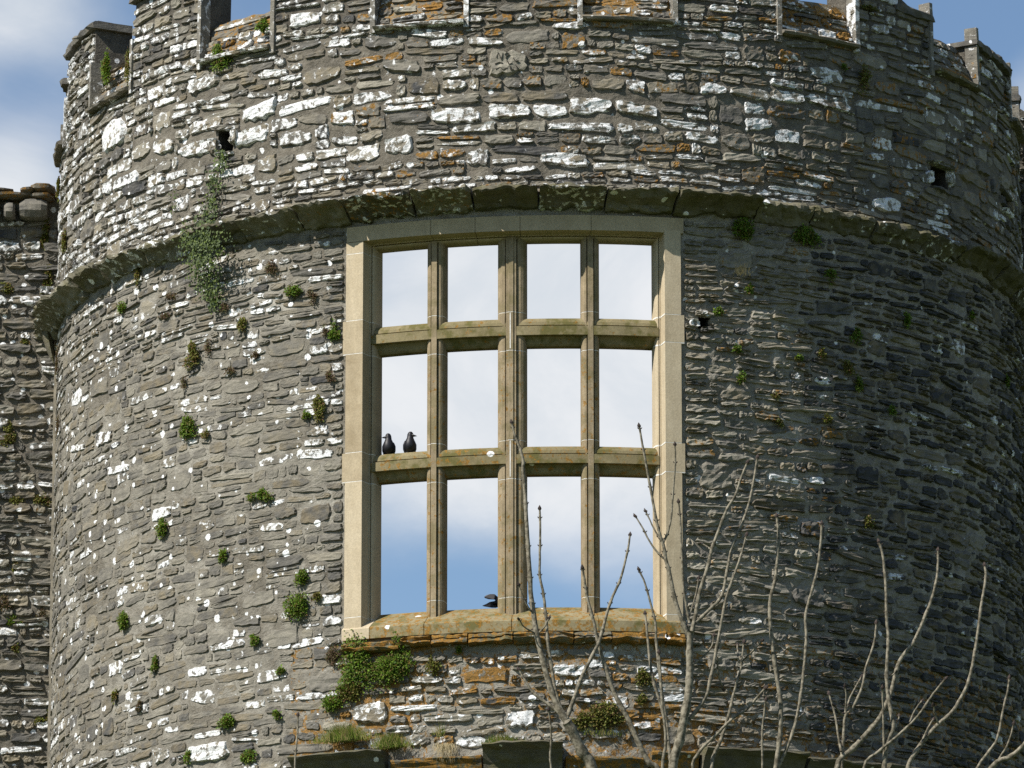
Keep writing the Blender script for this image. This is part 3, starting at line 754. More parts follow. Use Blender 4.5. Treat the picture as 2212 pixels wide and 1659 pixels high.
# ------------------------------------------------------------------ ground
mb = MB(); gx = np.linspace(-900, 900, 40)
mb.add([(x, y, 0) for y in gx for x in gx], grid_faces(40, 40)); tag(mb.build('ground', M['turf'], base=(0, 0, 0)), kind='structure', label='green meadow around the foot of the castle')

# ------------------------------------------------------------------ wall plants
def normal_at(x, y):
    if x < 112 and y > 400: return plane_hit(x, y, YWL), Vector((0, -1, 0))
    t, z = hit(x, y, .02); T, Nn = TN(t); return Vector(S(t, z, .03)), Vector(Nn)
def leaf(mb, p, d, nrm, ln, wd, tone):
    nrm = nrm.normalized(); d = d - nrm * d.dot(nrm)
    if d.length < .05: d = nrm.orthogonal()
    d.normalize(); sdv = d.cross(nrm)
    mb.add([p, p + d * ln * .5 + sdv * wd * .5 + nrm * ln * .1, p + d * ln, p + d * ln * .5 - sdv * wd * .5 + nrm * ln * .1], [(0, 1, 2, 3)], tone)
def rv(): return Vector((random.gauss(0, 1), random.gauss(0, 1), random.gauss(0, 1))).normalized()
def plant(x, y, rx, ry, kind, label, dens=1.0, group='plants rooted in the tower wall'):
    p, n = normal_at(x, y)
    mb = MB(); T = Vector((-n.y, n.x, 0)); U = Vector((0, 0, 1))
    a, b = rx * PX, ry * PX
    cnt = int(min(2600, max(60, 800 * dens * (rx * ry) ** .95 / 400)))
    lobes = [(random.gauss(0, .34), random.gauss(0, .34), random.uniform(.4, .8)) for _ in range(5 + int(rx / 8))]
    ls = .021 if kind != 'red' else .015
    for _ in range(cnt):
        lx, ly, lr = random.choice(lobes); q = rv() * lr * random.random() ** .35
        ox, oy, oz = lx + q.x, ly + q.y, abs(q.z) * .8
        ox *= 1 - .25 * oy
        if random.random() < .12: ox *= 1.25; oy *= 1.25
        pp = p + T * ox * a + U * oy * b + n * (oz * min(a, b) * 1.0)
        d = (T * ox + U * (oy + .35) + n * (oz + .5)) + rv() * .8
        leaf(mb, pp, d, n * .8 + U * .45 + rv() * .75, ls * random.uniform(.7, 1.7), ls * random.uniform(.6, 1.3), (random.random() ** 1.1, random.random() ** 3, 0, 0))
    # short woody stems into the joint
    for _ in range(6):
        q = random.choice(lobes); e = p + T * q[0] * a * .8 + U * q[1] * b * .8 + n * .5 * min(a, b)
        s0 = p - n * .03; k = T * .003
        mb.add([s0 - k, s0 + k, e + k * .5, e - k * .5], [(0, 1, 2, 3)], (.2, .9, 0, 0))
    o = mb.build('wall_plant', M[kind], None, base=p)
    return tag(o, label, 'plant', group)
def grass(x, y, wpx, hpx, cnt, label, kind='grass', dry=.3, droop=.3, name='grass_tuft', fall=False):
    p, n = normal_at(x, y); mb = MB(); T = Vector((-n.y, n.x, 0))
    for _ in range(cnt):
        s = random.gauss(0, .42) * wpx * PX; b = p + T * s + n * random.uniform(.0, .14) + Vector((0, 0, random.uniform(-.02, .02)))
        L = hpx * PX * random.uniform(.35, 1.1) * math.exp(-(s / (wpx * PX)) ** 2)
        ln = T * random.gauss(0, .35) + n * random.uniform(.1, .6)
        pts = []
        for k in range(4):
            a = k / 3; zz_ = (a - droop * a * a) if not fall else (.25 * a - 1.1 * a * a)
            pts.append(b + ln * L * a * .8 + Vector((0, 0, zz_ * L)))
        wd = .0035; sd_ = T * wd
        V = []
        for k, q in enumerate(pts): V += [q - sd_ * (1 - k / 3.2), q + sd_ * (1 - k / 3.2)]
        mb.add(V, [(0, 1, 3, 2), (2, 3, 5, 4), (4, 5, 7, 6)], (random.random(), (random.random() < dry) * random.uniform(.5, 1), 0, 0))
    return tag(mb.build(name, M[kind], None, base=p), label, 'grass', 'grass on the lower string course')
PL = [
 (481, 124, 27, 22, 'green', 'round green plant at the foot of the second battlement opening from the left', 1.4),
 (570, 57, 18, 15, 'green', 'small bright green cushion high on the sloping sill of the second battlement opening', 1.4),
 (232, 152, 18, 38, 'green', 'tall green plant filling the leftmost battlement opening', 1.3),
 (280, 146, 14, 30, 'olive', 'olive plant with reddish stems against the upright slab of the leftmost battlement opening', 1.1),
 (1862, 168, 22, 34, 'olive', 'straggling yellow green plant high on the shaded right of the parapet wall', .6),
 (1822, 145, 10, 10, 'green', 'small dark plant left of the straggling yellow green one on the parapet wall', 1),
 (1880, 18, 30, 8, 'olive', 'flat yellow green growth on the merlon top right of the fifth opening', .9),
 (124, 402, 13, 26, 'olive', 'bushy olive plant on the tower edge beside the coping of the left wall', 1.2),
 (143, 520, 14, 22, 'olive', 'upright olive plant on the tower edge above the string course', 1.1),
 (100, 513, 13, 34, 'olive', 'tall olive plant in the corner between left wall and tower, above the string course', 1.1),
 (108, 596, 12, 36, 'olive', 'long green plant in the corner just above the end of the string course', 1.1),
 (585, 584, 20, 16, 'red', 'reddish plant under the string course, left of two white lichen patches', 1),
 (636, 629, 19, 16, 'green', 'green and reddish cushion below the string course near the top left of the window', 1.2),
 (672, 639, 14, 14, 'red', 'thin reddish plant just right of the green cushion near the window top left', .8),
 (267, 664, 13, 13, 'green', 'dark green tuft below the string course on the far left of the lower wall', 1.3),
 (300, 590, 8, 22, 'olive', 'yellowish strand hanging from the string course left of the ivy', .9),
 (420, 764, 19, 26, 'olive', 'large olive plant on the wall well below the ivy', 1.3),
 (452, 752, 11, 16, 'red', 'reddish wisps touching the large olive plant below the ivy', .8),
 (409, 931, 22, 27, 'green', 'big round dark green plant left of the window, level with the jackdaws', 1.6),
 (446, 941, 8, 8, 'olive', 'tiny tuft just right of the big round dark green plant', 1),
 (724, 722, 14, 15, 'green', 'green tuft against the left jamb beside the first transom', 1.2),
 (702, 714, 9, 12, 'red', 'reddish wisp left of the tuft beside the first transom', .8),
 (713, 814, 14, 12, 'red', 'red brown tuft against the left jamb below the first transom', 1),
 (691, 880, 13, 24, 'olive', 'double olive tuft left of the window in the middle row', 1.2),
 (663, 896, 9, 9, 'green', 'little green tuft left of the double olive tuft', 1.2),
 (552, 770, 11, 9, 'red', 'small brown tuft midway between olive plant and window', 1),
 (524, 705, 12, 13, 'olive', 'olive tuft right of the tip of the ivy', 1),
 (486, 668, 12, 12, 'red', 'rusty tuft at the lower tip of the ivy', 1),
 (370, 640, 22, 8, 'red', 'low reddish strip of growth left of the lower ivy', .8),
 (360, 682, 20, 8, 'red', 'reddish strip of growth over a white patch left below the ivy', .8),
 (501, 801, 15, 9, 'red', 'flat brown tuft below right of the large olive plant', 1),
 (397, 828, 10, 11, 'red', 'brownish tuft under the large olive plant', 1),
 (568, 1070, 19, 17, 'green', 'green plant left of the window just below the second transom', 1.4),
 (354, 1141, 18, 17, 'green', 'green plant on the left lower wall, below and left of the round dark one', 1.4),
 (482, 1200, 9, 18, 'green', 'narrow upright green tuft on the lower left wall', 1.2),
 (654, 1246, 15, 19, 'green', 'oval green plant left of the bottom lights of the window', 1.4),
 (645, 1312, 25, 24, 'green', 'wide drooping green plant left of the sill', 1.3),
 (687, 1288, 13, 9, 'olive', 'small olive tuft joined to the right of the wide drooping plant', 1),
 (269, 1349, 19, 20, 'green', 'dark green plant beside white lichen on the far lower left wall', 1.4),
 (554, 1383, 10, 13, 'green', 'small oval green tuft left of the sill level', 1.3),
 (338, 1437, 9, 20, 'green', 'narrow green tuft low on the left wall above a reddish wisp', 1.2),
 (610, 1448, 10, 8, 'green', 'tiny green tuft lower left of the sill', 1.2),
 (249, 1508, 8, 18, 'olive', 'faint narrow olive tuft on the far lower left wall', 1),
 (303, 1524, 12, 14, 'red', 'reddish tuft low on the left part of the tower', 1),
 (493, 1558, 18, 17, 'green', 'two lobed green plant near the foot of the picture, left of the grass', 1.3),
 (599, 1543, 9, 9, 'green', 'little green tuft left of the grassy ledge', 1.2),
 (409, 1634, 8, 16, 'green', 'upright green tuft between big white lichen patches at the bottom', 1.3),
 (541, 1634, 20, 13, 'green', 'spreading green plant at the very bottom left of the string course', 1.2),
 (724, 1521, 22, 20, 'green', 'green plant below the left end of the sill, under the big leafy clump', 1.3),
 (776, 1440, 45, 44, 'green', 'large leafy plant under the left end of the sill, paler half of the pair', 1.5),
 (856, 1442, 46, 44, 'green', 'large bright leafy plant under the sill, right half of the pair', 1.7),
 (760, 1490, 34, 20, 'olive', 'lower ragged olive growth under the large leafy pair', 1.2),
 (722, 1421, 20, 17, 'red', 'purplish plant left of the large leafy pair', 1.1),
 (934, 1440, 18, 14, 'olive', 'thin olive plant right of the large leafy pair', .9),
 (990, 1404, 6, 7, 'green', 'tiny green sprig directly under the orange ledge', 1.2),
 (1385, 1466, 19, 16, 'olive', 'olive cushion under the right end of the sill', 1.2),
 (1388, 1513, 13, 16, 'olive', 'straggly tuft under the olive cushion below the sill right end', 1),
 (1300, 1543, 40, 27, 'olive', 'broad dark olive plant behind the ash twigs below the sill', 1.4),
 (1255, 1562, 16, 14, 'olive', 'smaller tuft at the left of the broad olive plant', 1.1),
 (1603, 497, 34, 30, 'green', 'dark plant hanging under the string course right of the window, the nearer of two', 1.3),
 (1742, 510, 38, 26, 'green', 'dark plant hanging under the string course right of the window, the farther of two', 1.3),
 (1618, 626, 13, 11, 'green', 'dark tuft right of the window head in half light', 1.2),
 (1552, 672, 11, 10, 'green', 'bright yellow green tuft just above the square hole by the window', 1.4),
 (1590, 754, 13, 12, 'green', 'green tuft right of the window at the first transom', 1.3),
 (1724, 772, 11, 10, 'green', 'green tuft at the edge of the shade, level with the first transom', 1.3),
 (1773, 761, 10, 14, 'olive', 'yellowish tuft at the edge of the shade, right of the green one', 1),
 (1601, 816, 13, 14, 'green', 'green tuft right of the window beneath a pale stone', 1.3),
 (1674, 856, 8, 8, 'olive', 'tiny yellow tuft right of the middle row of lights', 1),
 (1680, 911, 14, 13, 'olive', 'olive tuft right of the window level with the second transom', 1.1),
 (1788, 904, 12, 14, 'olive', 'pale tuft on the shade boundary level with the second transom', 1),
 (1793, 593, 15, 14, 'green', 'black green tuft in the shade right of the two hanging plants', 1.2),
 (1958, 688, 13, 20, 'green', 'black green tuft far right in the shade below the string course', 1.2),
 (2096, 681, 11, 12, 'green', 'black green tuft near the right edge of the tower', 1.2),
 (1850, 725, 17, 22, 'green', 'dark ragged plant in the shade midway to the right edge', 1.1),
 (1830, 796, 20, 16, 'olive', 'dry olive plant in the shade, above another dark one', 1),
 (1852, 830, 12, 20, 'green', 'dark plant in the shade directly below the dry olive one', 1.2),
 (2173, 824, 11, 18, 'green', 'dark plant at the far right edge level with the middle lights', 1.2),
 (1926, 886, 11, 17, 'green', 'dark upright tuft in deep shade beside black stones', 1.2),
 (1873, 1131, 14, 16, 'olive', 'olive tuft in deep shade above the ash twigs', 1),
]
for q in PL: plant(*(q[:2] + tuple(v * (.78 if q[0] > 1480 else 1) for v in q[2:4]) + q[4:5] + (q[5], q[6] * (1.35 if max(q[2], q[3]) > 30 else 1.15))))
WL = [
 (20, 942, 19, 21, 'olive', 'round olive plant at the left edge of the curtain wall, level with the jackdaws'),
 (51, 741, 11, 10, 'olive', 'small olive tuft high on the curtain wall beside white lichen'),
 (10, 624, 14, 14, 'olive', 'dark olive plant at the left edge high on the curtain wall'),
 (94, 1078, 17, 18, 'olive', 'olive plant on the curtain wall close to the tower'),
 (34, 1084, 17, 16, 'olive', 'olive plant on the curtain wall left of the one close to the tower'),
 (35, 1224, 10, 9, 'olive', 'faint small tuft midway down the curtain wall'),
 (14, 1305, 20, 24, 'red', 'large rusty plant at the left edge low on the curtain wall'),
 (34, 1342, 13, 12, 'green', 'green tuft right below the large rusty plant'),
 (86, 1327, 13, 14, 'red', 'rusty tuft on the curtain wall between green tuft and tower'),
 (35, 1400, 13, 13, 'olive', 'olive tuft low on the curtain wall'),
 (84, 1557, 12, 10, 'olive', 'olive tuft near the bottom of the curtain wall'),
 (106, 1548, 9, 22, 'olive', 'narrow olive plant in the corner near the bottom')]
for q in WL: plant(*q, 1.2, 'plants rooted in the curtain wall')
for q in [(128, 920, 9, 26, 'red', 'rusty plant in the corner of wall and tower, level with the jackdaws', 1.1), (126, 786, 9, 30, 'red', 'rusty plant in the corner just under the string course', 1.1)]: plant(*q)
grass(752, 1602, 75, 50, 900, 'broad tuft of green and russet grass on the left of the lower string course', dry=.35)
grass(852, 1616, 48, 44, 560, 'green grass between the two lower string stones, left of the straw')
grass(1085, 1606, 44, 26, 300, 'short grass on top of the darkest lower string stone')
grass(968, 1612, 30, 50, 150, 'pale dry straw drooping over the lower string course', 'straw', 1, .9, fall=True)
grass(955, 1592, 16, 52, 26, 'few tall thin grass stems above the dry straw', dry=.4)
grass(1596, 596, 20, 34, 60, 'dry twiggy tuft right of the window head', 'straw', 1)
grass(1300, 1590, 60, 22, 90, 'sparse grass behind the ash trunks on the lower string course', dry=.5)

# ivy: leaves and stems hugging the wall and hanging over the string course
iv = empty('ivy', Vector(S(*hit(440, 560), .1)), 'grey green ivy hanging over the string course below the square hole, left of window', 'ivy')
mb = MB(); ms = MB()
def ivy_at(x, y, o):
    t, z = hit(x, y, o); T, Nn = TN(t); return Vector(S(t, z, o)), Vector(Nn), Vector(T)
IV = [(478, 350, 16, 24, 110, .06), (462, 392, 18, 24, 120, .06), (456, 440, 20, 30, 120, .06), (446, 478, 34, 24, 150, .06), (440, 520, 46, 28, 480, .30), (436, 560, 36, 26, 360, .24), (446, 598, 34, 24, 280, .10), (452, 630, 26, 20, 190, .08), (460, 655, 15, 16, 80, .06), (400, 510, 12, 26, 90, .22), (478, 330, 10, 10, 30, .06), (375, 440, 10, 36, 22, .05)]
for x, y, rx, ry, n_, o in IV:
    for _ in range(n_):
        p, nn, T = ivy_at(x + random.gauss(0, .5) * rx, y + random.gauss(0, .5) * ry, o + random.uniform(-.02, .05))
        if -.02 < p.z - ZS_TOP + .3 < .30 and o < .1 and p.z > ZS_TOP - .3: p = p + nn * .12
        leaf(mb, p, Vector((0, 0, -1)) + T * random.gauss(0, .6) + nn * random.uniform(.0, .9), nn + rv() * .5, random.uniform(.018, .042), random.uniform(.018, .038), (random.random(), random.random() ** 4, 0, 0))
tag(mb.build('foliage', M['ivy'], iv), kind='stuff')
def tube(mb, pts, rads, n=6, tone=(.5, 0, 0, 0)):
    V = []; pts = [Vector(p) for p in pts]
    for i, p in enumerate(pts):
        d = (pts[min(i + 1, len(pts) - 1)] - pts[max(i - 1, 0)]).normalized()
        u = d.cross(Vector((0, 1, 0))); u = u.normalized() if u.length > .05 else Vector((1, 0, 0)); v = d.cross(u)
        for k in range(n):
            a = 2 * math.pi * k / n; V.append(p + (u * math.cos(a) + v * math.sin(a)) * rads[i])
    mb.add(V, grid_faces(len(pts), n, True) + [tuple(range(n)), tuple(range((len(pts) - 1) * n, len(pts) * n))[::-1]], tone)
for path in [[(484, 330), (470, 370), (462, 420), (455, 470), (450, 500)], [(478, 345), (455, 400), (440, 460), (430, 505)], [(468, 360), (482, 420), (470, 480)]]:
    tube(ms, [ivy_at(x, y, .055)[0] for x, y in path], [.005] * len(path), 5)
ms.build('stem', M['bark'], iv)

# ------------------------------------------------------------------ jackdaws
def loft(mb, rings, n=14):
    V = []
    for c, u, v in rings:
        c, u, v = Vector(c), Vector(u), Vector(v)
        for k in range(n): a = 2 * math.pi * k / n; V.append(c + u * math.cos(a) + v * math.sin(a))
    mb.add(V, grid_faces(len(rings), n, True) + [tuple(range(n)), tuple(range((len(rings) - 1) * n, len(rings) * n))[::-1]])
def jackdaw(x, y, face, label, lean=0.0):
    t, z = hit(x, y, OFF - .12); base = Vector(S(t, ZT2 + .13, OFF - .12)); h0 = base.z
    r = empty('jackdaw', base, label, 'bird', 'jackdaws on the window')
    B = lambda X, Y, Z: (base.x + X, base.y + Y, base.z + Z)
    mb = MB()
    rings = [(-.05, .012, .02, .05), (.0, .034, .036, .03), (.02, .050, .050, .01), (.055, .062, .060, .0), (.09, .062, .058, -.004), (.12, .054, .05, -.006), (.142, .044, .042, -.006), (.160, .036, .036, -.004), (.18, .034, .037, 0), (.20, .033, .037, 0), (.216, .027, .031, 0), (.228, .015, .018, 0)]
    loft(mb, [(B(face * (.004 + .05 * max(0, Z - .14)) + lean * Z, Yo, Z + .03), (rx, 0, 0), (0, ry, 0)) for Z, rx, ry, Yo in rings])
    mb.build('body', M['black'], r, True)
    hx = face * .012 + lean * .2
    mb = MB(); loft(mb, [(B(hx - face * (.006 + .0), .012, Z + .03), (rx, 0, 0), (0, ry, 0)) for Z, rx, ry in ((.148, .032, .03), (.165, .034, .036), (.185, .0335, .037), (.205, .030, .033), (.218, .018, .02))]); mb.build('nape', M['grey'], r, True)
    mb = MB(); L = .040
    loft(mb, [(B(hx + face * k, -.004, .215 - .10 * max(0, k - .03) ), (0, w_ * .8, 0), (0, 0, w_)) for k, w_ in ((.026, .013), (.04, .011), (.055, .006), (.026 + L, .0015))], 8); mb.build('beak', M['beak'], r, True)
    mb = MB(); loft(mb, [(B(hx + face * .019, -.027 - k, .219), (q, 0, 0), (0, 0, q)) for k, q in ((0, .0045), (.005, .004), (.007, .001))], 8); mb.build('eye', M['eye'], r)
    for sg in (-1, 1):
        mb = MB(); loft(mb, [(B(sg * k + lean * Z, .015 + dy, Z + .03), (w_ * .35, 0, 0), (0, w_, 0)) for Z, k, w_, dy in ((-.05, .02, .012, .05), (-.01, .045, .03, .03), (.04, .058, .045, .015), (.09, .058, .045, .01), (.125, .048, .03, 0), (.135, .04, .01, 0))], 10); mb.build('wing', M['black'], r, True)
        mb = MB(); tube(mb, [B(sg * .02, .0, .035), B(sg * .02, -.004, .0)], [.004, .003]); 
        for k in (-1, 0, 1): tube(mb, [B(sg * .02, -.004, .002), B(sg * .02 + k * .014, -.03, .002)], [.0025, .0015])
        mb.build('leg', M['beak'], r)
    mb = MB(); V = [B(-.022, .05, .0), B(.022, .05, .0), B(.03, .10, -.10), B(-.03, .10, -.10), B(-.022, .058, .0), B(.022, .058, .0), B(.03, .106, -.10), B(-.03, .106, -.10)]
    mb.add(V, [(0, 1, 2, 3), (4, 5, 6, 7), (0, 1, 5, 4), (2, 3, 7, 6), (0, 3, 7, 4), (1, 2, 6, 5)]); mb.build('tail', M['black'], r)
jackdaw(840, 975, -1, 'jackdaw perched on the second transom with its beak pointing left')
jackdaw(885, 970, 1, 'jackdaw perched on the second transom looking right')
# third jackdaw fluttering behind the central mullion, only wing and tail in view
p = plane_hit(1088, 1298, S(TM[1], ZSI, -1.0)[1])
r = empty('jackdaw', p, 'jackdaw fluttering behind the foot of the king mullion, only wing and tail showing', 'bird', 'jackdaws on the window')
mb = MB(); loft(mb, [((p.x + X, p.y + .0, p.z + Z), (0, w_, 0), (0, 0, w_)) for X, Z, w_ in ((-.12, -.03, .012), (-.07, -.015, .04), (-.02, 0, .058), (.05, .01, .055), (.09, .02, .035), (.12, .025, .036), (.15, .02, .02), (.185, .012, .003))]); mb.build('body', M['black'], r, True)
def fan(name, root, tips, th=.006):
    root = [Vector(q) for q in root]; tips = [Vector(q) for q in tips]; P = root + tips
    V = [Vector((p.x + q.x, p.y + q.y - th, p.z + q.z)) for q in P] + [Vector((p.x + q.x, p.y + q.y + th, p.z + q.z)) for q in P]
    n_ = len(P); mb = MB(); mb.add(V, [tuple(range(n_)), tuple(range(n_, 2 * n_))[::-1]] + [(i, (i + 1) % n_, n_ + (i + 1) % n_, n_ + i) for i in range(n_)]); mb.build(name, M['black'], r)
fan('wing', [(-.01, .01, .0), (-.085, .02, .012)], [(-.10, .03, .022), (-.165, .05, .03), (-.205, .06, .045), (-.212, .06, .057), (-.19, .06, .075), (-.15, .05, .085), (-.10, .04, .083), (-.07, .03, .055)])
fan('wing', [(.0, -.02, .02), (.06, -.03, .02)], [(.08, -.12, .09), (.05, -.2, .11), (.0, -.2, .09), (-.02, -.12, .05)])
fan('tail', [(-.02, .01, -.04), (-.02, .01, .0)], [(-.095, .01, .0), (-.15, .0, -.012), (-.19, .0, -.035), (-.232, 0, -.054), (-.215, 0, -.06), (-.13, .0, -.075), (-.085, .0, -.076), (-.05, .0, -.065)])

# ------------------------------------------------------------------ bare ash trees in front of the tower
def c8(x, y): return 697.4 + .3655 * x, 1052.8 + .3655 * y
def c9(x, y): return 1423.9 + .3655 * x, 1052.8 + .3655 * y
def ash(label, Y, base_px, branches, main):
    top = [plane_hit(*main[0], Y), ]
    foot = plane_hit(base_px, 1900, Y); gp = Vector((foot.x + .15, Y + .1, 0))
    r = empty('ash_tree', gp, label, 'tree', 'bare ash trees before the tower')
    mb = MB(); pts = [gp + Vector((0, 0, -.2)), gp + Vector((.05, 0, 3)), Vector((foot.x, Y, foot.z - 3)), foot]
    tube(mb, pts, [.19, .16, .11, .055], 10); mb.build('trunk', M['bark'], r)
    for bi, (pts, w0, w1, tip) in enumerate(branches):
        P = []; n = len(pts)
        dz = random.uniform(-.25, .25)
        if pts[0][1] > 1640:                          # continue below the picture to the fork
            pts = [(base_px + (pts[0][0] - base_px) * .25, 1890), (base_px + (pts[0][0] - base_px) * .7, 1780)] + pts
        # smooth the polyline
        q = [np.array(a, float) for a in pts]; sm = []
        for i in range(len(q) - 1):
            p0, p1, p2, p3 = q[max(i - 1, 0)], q[i], q[i + 1], q[min(i + 2, len(q) - 1)]
            for k in range(4):
                u = k / 4; sm.append(.5 * ((2 * p1) + (p2 - p0) * u + (2 * p0 - 5 * p1 + 4 * p2 - p3) * u * u + (3 * p1 - p0 - 3 * p2 + p3) * u ** 3))
        sm.append(q[-1]); m_ = len(sm)
        P = [plane_hit(a[0] + .8 * N1(i * .9, bi), a[1], Y + dz * (i / m_)) for i, a in enumerate(sm)]
        R_ = []
        for i in range(m_):
            a = i / (m_ - 1); k = (w0 * (1 - a) + w1 * a) / 2 * PX * .84
            if i % 5 == 2: k *= 1.22                   # swollen nodes
            R_.append(k)
        mb = MB(); tube(mb, P, R_, 8); b = mb.build('branch', M['bark'], r, True)
        # paired leaf-scar buds along the branch and a terminal bud
        mb = MB()
        for i in range(2, m_ - 1, 5):
            for sg in (-1, 1):
                s0 = P[i] + Vector((sg * R_[i] * .8, 0, 0)); tube(mb, [s0, s0 + Vector((sg * .010, -.003, .008)), s0 + Vector((sg * .013, -.003, .018))], [.005, .0055, .001], 5)
        if tip:
            e = P[-1]; d = (P[-1] - P[-3]).normalized()
            tube(mb, [e - d * .006, e + d * .012, e + d * .03, e + d * .045], [R_[-1] * 1.0, R_[-1] * 1.5, R_[-1] * 1.1, .001], 6)
            for sg in (-1, 1): tube(mb, [e - d * .004 + Vector((sg * R_[-1], 0, 0)), e + Vector((sg * .014, 0, 0)) + d * .01, e + Vector((sg * .013, 0, 0)) + d * .024], [.005, .006, .001], 5)
        tag(mb.build('buds', M['bud'], b), kind='stuff')
L8 = lambda *p: [c8(*q) for q in p]
L9 = lambda *p: [c9(*q) for q in p]
A1 = L8((1590, 1659), (1530, 1560), (1480, 1450), (1440, 1385))
ash('slender ash with forked stems in front of the window, leftmost of the bare trees', 5.6 - 11, 1320, [
 (A1, 29, 22, False),
 (L8((1445, 1395), (1385, 1290), (1340, 1170), (1300, 1020), (1265, 880), (1245, 740), (1230, 640), (1222, 500), (1212, 350)) + [(1136, 1100), (1134, 1063), (1129.6, 1017), (1130, 995), (1124, 971), (1118.6, 957), (1111, 938), (1105.5, 914)], 15, 4.6, True),
 (L8((1430, 1345), (1400, 1290), (1370, 1180), (1350, 1050), (1330, 920), (1322, 800), (1312, 700), (1300, 610), (1282, 520), (1283, 380), (1285, 250), (1282, 130)), 9, 4.6, True),
 (L8((1440, 1370), (1480, 1260), (1530, 1120), (1590, 1000), (1640, 890), (1680, 740), (1715, 640), (1760, 540), (1800, 380), (1815, 285)), 10, 4.4, True),
 (L8((1445, 1395), (1400, 1335), (1330, 1280), (1250, 1220), (1200, 1150), (1160, 1080)), 10, 4, True),
 (L8((1245, 745), (1215, 710), (1185, 650), (1160, 580)), 4.5, 2.6, True),
 (L8((1250, 860), (1190, 825), (1160, 780)), 4, 2.6, True), (L8((1275, 860), (1310, 825), (1335, 775)), 4, 2.8, True),
 (L8((1350, 1659), (1350, 1500), (1345, 1400), (1335, 1320)), 6, 4, True)], A1)
ash('ash crossing behind with two long stems under the window corner, second of the bare trees', 5.9 - 11, 1440, [
 (L8((1980, 1680), (1930, 1630), (1880, 1540), (1800, 1360), (1720, 1210), (1660, 1030), (1625, 910), (1600, 790), (1565, 660), (1545, 540), (1535, 480)), 16, 4.5, True),
 (L8((2060, 1680), (2055, 1600), (2040, 1500), (2030, 1400), (1990, 1260), (1950, 1130), (1930, 1000), (1915, 840), (1905, 750)), 11, 5, True),
 (L8((2035, 1420), (2010, 1250), (1990, 1100), (1970, 900), (1965, 800), (1930, 660), (1905, 570), (1870, 490)), 8, 4, True)], A1)
D0 = L9((80, 1659), (120, 1500), (150, 1350), (175, 1200), (180, 1080), (180, 950), (185, 850))
ash('tallest bare ash, its stems rising past the right jamb of the window', 5.3 - 11, 1470, [
 (D0, 24, 14, False),
 (L9((180, 890), (165, 860), (140, 800), (90, 650), (60, 500), (40, 430), (25, 340)) + [(1427, 1160), (1418, 1125), (1408, 1070), (1395, 1000), (1386, 950), (1381, 922)], 11, 4.4, True),
 ([(1433, 1173), (1448, 1130), (1455, 1050), (1459, 1000), (1458, 962)], 5, 3.4, True),
 (L8((2030, 435), (1950, 350), (1890, 240), (1850, 175)), 5, 3.2, True), (L8((2005, 325), (1960, 250), (1910, 145)), 4.5, 3, True),
 (L9((183, 900), (210, 780), (240, 620), (290, 460), (310, 370), (350, 260), (400, 130)) + [(1588, 1071), (1600, 1035), (1614, 1000)], 10, 5, True),
 (L9((215, 800), (300, 720), (370, 640), (400, 500), (430, 350), (480, 240), (520, 130), (548, 20)) + [(1636, 990)], 8, 5, True),
 (L9((178, 800), (160, 700), (145, 600), (135, 420), (125, 200), (115, 90)), 6, 4, True),
 (L9((160, 1390), (270, 1250), (310, 1100), (340, 950), (375, 760), (400, 640), (450, 500), (490, 380), (515, 285)), 9, 4.4, True),
 (L9((190, 1055), (260, 1000), (310, 940), (322, 880)), 5, 3, True), (L9((178, 760), (215, 640), (232, 540)), 4.5, 3, True), (L9((310, 370), (275, 345), (250, 330)), 4, 3, True),
 (L9((20, 1659), (40, 1500), (20, 1300), (8, 1100), (0, 980)), 9, 4.5, True),
 (L9((345, 1000), (350, 1100), (378, 1190)), 4, 3, True)], D0)
E0 = L9((690, 1659), (710, 1500), (720, 1300), (700, 1150), (665, 900), (655, 680), (685, 550), (700, 400), (705, 270), (695, 175))
ash('pair of tall wavy ash shoots right of the window with a mossy twig', 5.7 - 11, 1640, [
 (E0, 13, 6, True),
 (L9((700, 1680), (715, 1630), (780, 1480), (820, 1330), (850, 1130), (870, 900), (865, 760), (900, 620), (935, 480), (955, 330), (960, 220)), 9, 5.6, True),
 (L9((610, 1659), (610, 1440), (630, 1260)), 6, 4.5, True),
 (L9((310, 1659), (370, 1480), (420, 1310), (440, 1220), (480, 1080), (490, 1010), (500, 920)), 10, 4, True),
 (L9((485, 1030), (550, 970), (605, 910)), 4.4, 3, True), (L9((482, 1020), (465, 980), (462, 930)), 4, 3, True),
 (L9((200, 1680), (240, 1560), (330, 1470), (430, 1370), (520, 1310), (580, 1240), (625, 1190)), 8, 5, True)], E0)
I0 = L9((1050, 1659), (1150, 1540), (1240, 1440), (1310, 1350), (1370, 1210), (1420, 1030), (1500, 920), (1560, 790), (1620, 630), (1645, 500), (1648, 375))
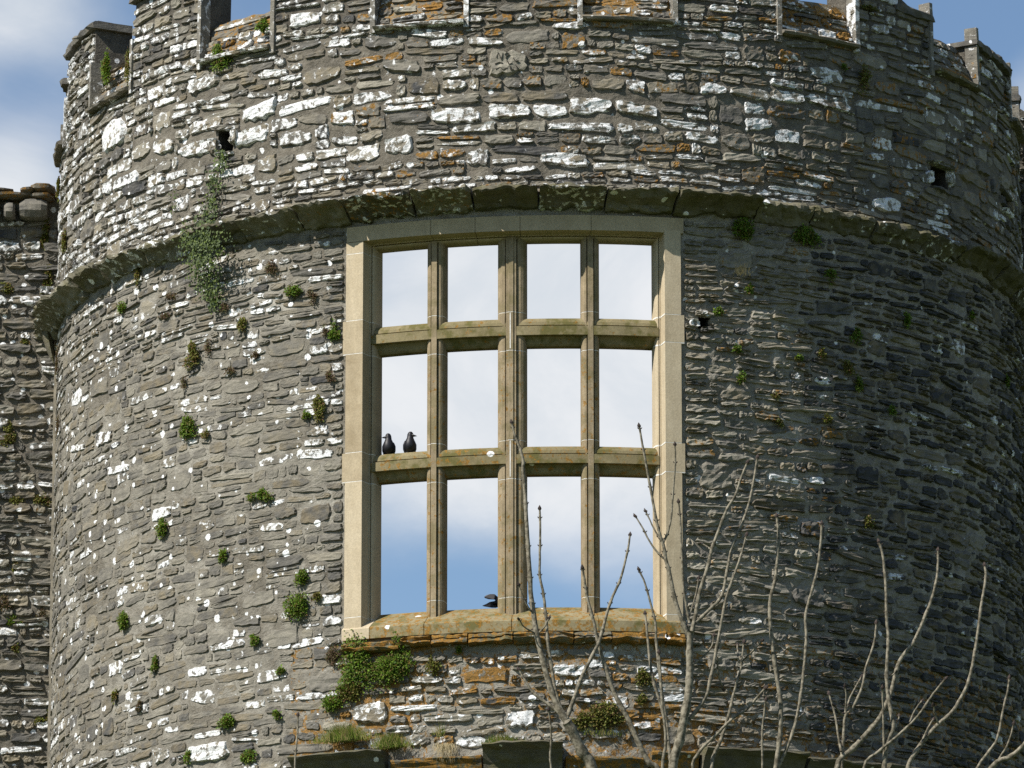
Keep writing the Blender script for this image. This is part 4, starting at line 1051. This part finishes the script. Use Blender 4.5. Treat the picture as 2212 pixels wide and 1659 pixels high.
ash('spreading ash at the lower right against the shaded wall', 5.4 - 11, 1900, [
 (I0, 15, 5, True),
 (L9((1330, 1659), (1350, 1500), (1385, 1420), (1365, 1300), (1350, 1200), (1345, 1080), (1355, 900), (1345, 780), (1340, 600), (1325, 420), (1300, 325)), 13, 5.6, True),
 (L9((1330, 1600), (1325, 1350), (1320, 1190)), 6, 4.4, True),
 (L9((1210, 1659), (1300, 1560), (1430, 1450), (1530, 1350), (1620, 1220), (1690, 1135)), 8, 4.6, True),
 (L9((1470, 1659), (1520, 1560), (1560, 1500), (1620, 1430), (1660, 1390), (1720, 1340), (1770, 1270), (1820, 1170), (1850, 1060), (1880, 880), (1905, 690), (1930, 540), (1925, 465)), 12, 5.6, True),
 (L9((1550, 1510), (1590, 1420), (1620, 1370)), 5, 3.5, True), (L9((1650, 1395), (1630, 1340), (1622, 1290)), 5, 3.5, True),
 (L9((1480, 1390), (1510, 1320), (1552, 1262)), 4.5, 3, True), (L9((1410, 1410), (1418, 1350)), 4, 3, True), (L9((1340, 1100), (1380, 1110), (1410, 1060)), 4, 3, True),
 (L9((1880, 1659), (1950, 1560), (2000, 1480), (2030, 1330), (2060, 1200), (2070, 1130)), 8, 4.6, True),
 (L9((1960, 1659), (2080, 1590), (2157, 1520), (2230, 1430)), 14, 9, True), (L9((2000, 1620), (2060, 1520), (2095, 1400)), 6, 4, True),
 (L9((1080, 1659), (1090, 1480), (1100, 1350), (1140, 1310), (1200, 1180), (1220, 1070), (1270, 920), (1283, 805)), 8, 4.8, True),
 (L9((1075, 1560), (1060, 1480), (1040, 1350), (1005, 1225)), 6, 4, True), (L9((1100, 1330), (1130, 1240), (1195, 1120)), 5, 3.6, True), (L9((1090, 1350), (1060, 1320), (1035, 1290)), 5, 3.5, True), (L9((1100, 1330), (1105, 1240), (1100, 1180)), 4.5, 3, True)], I0)
t_, z_ = hit(640, 1659, .5)
ash('single broken twig standing alone at the bottom left', 6.0 - 11, 636, [(L8((-165, 1659), (-160, 1560), (-150, 1450), (-147, 1350)), 5, 4, True)], A1)
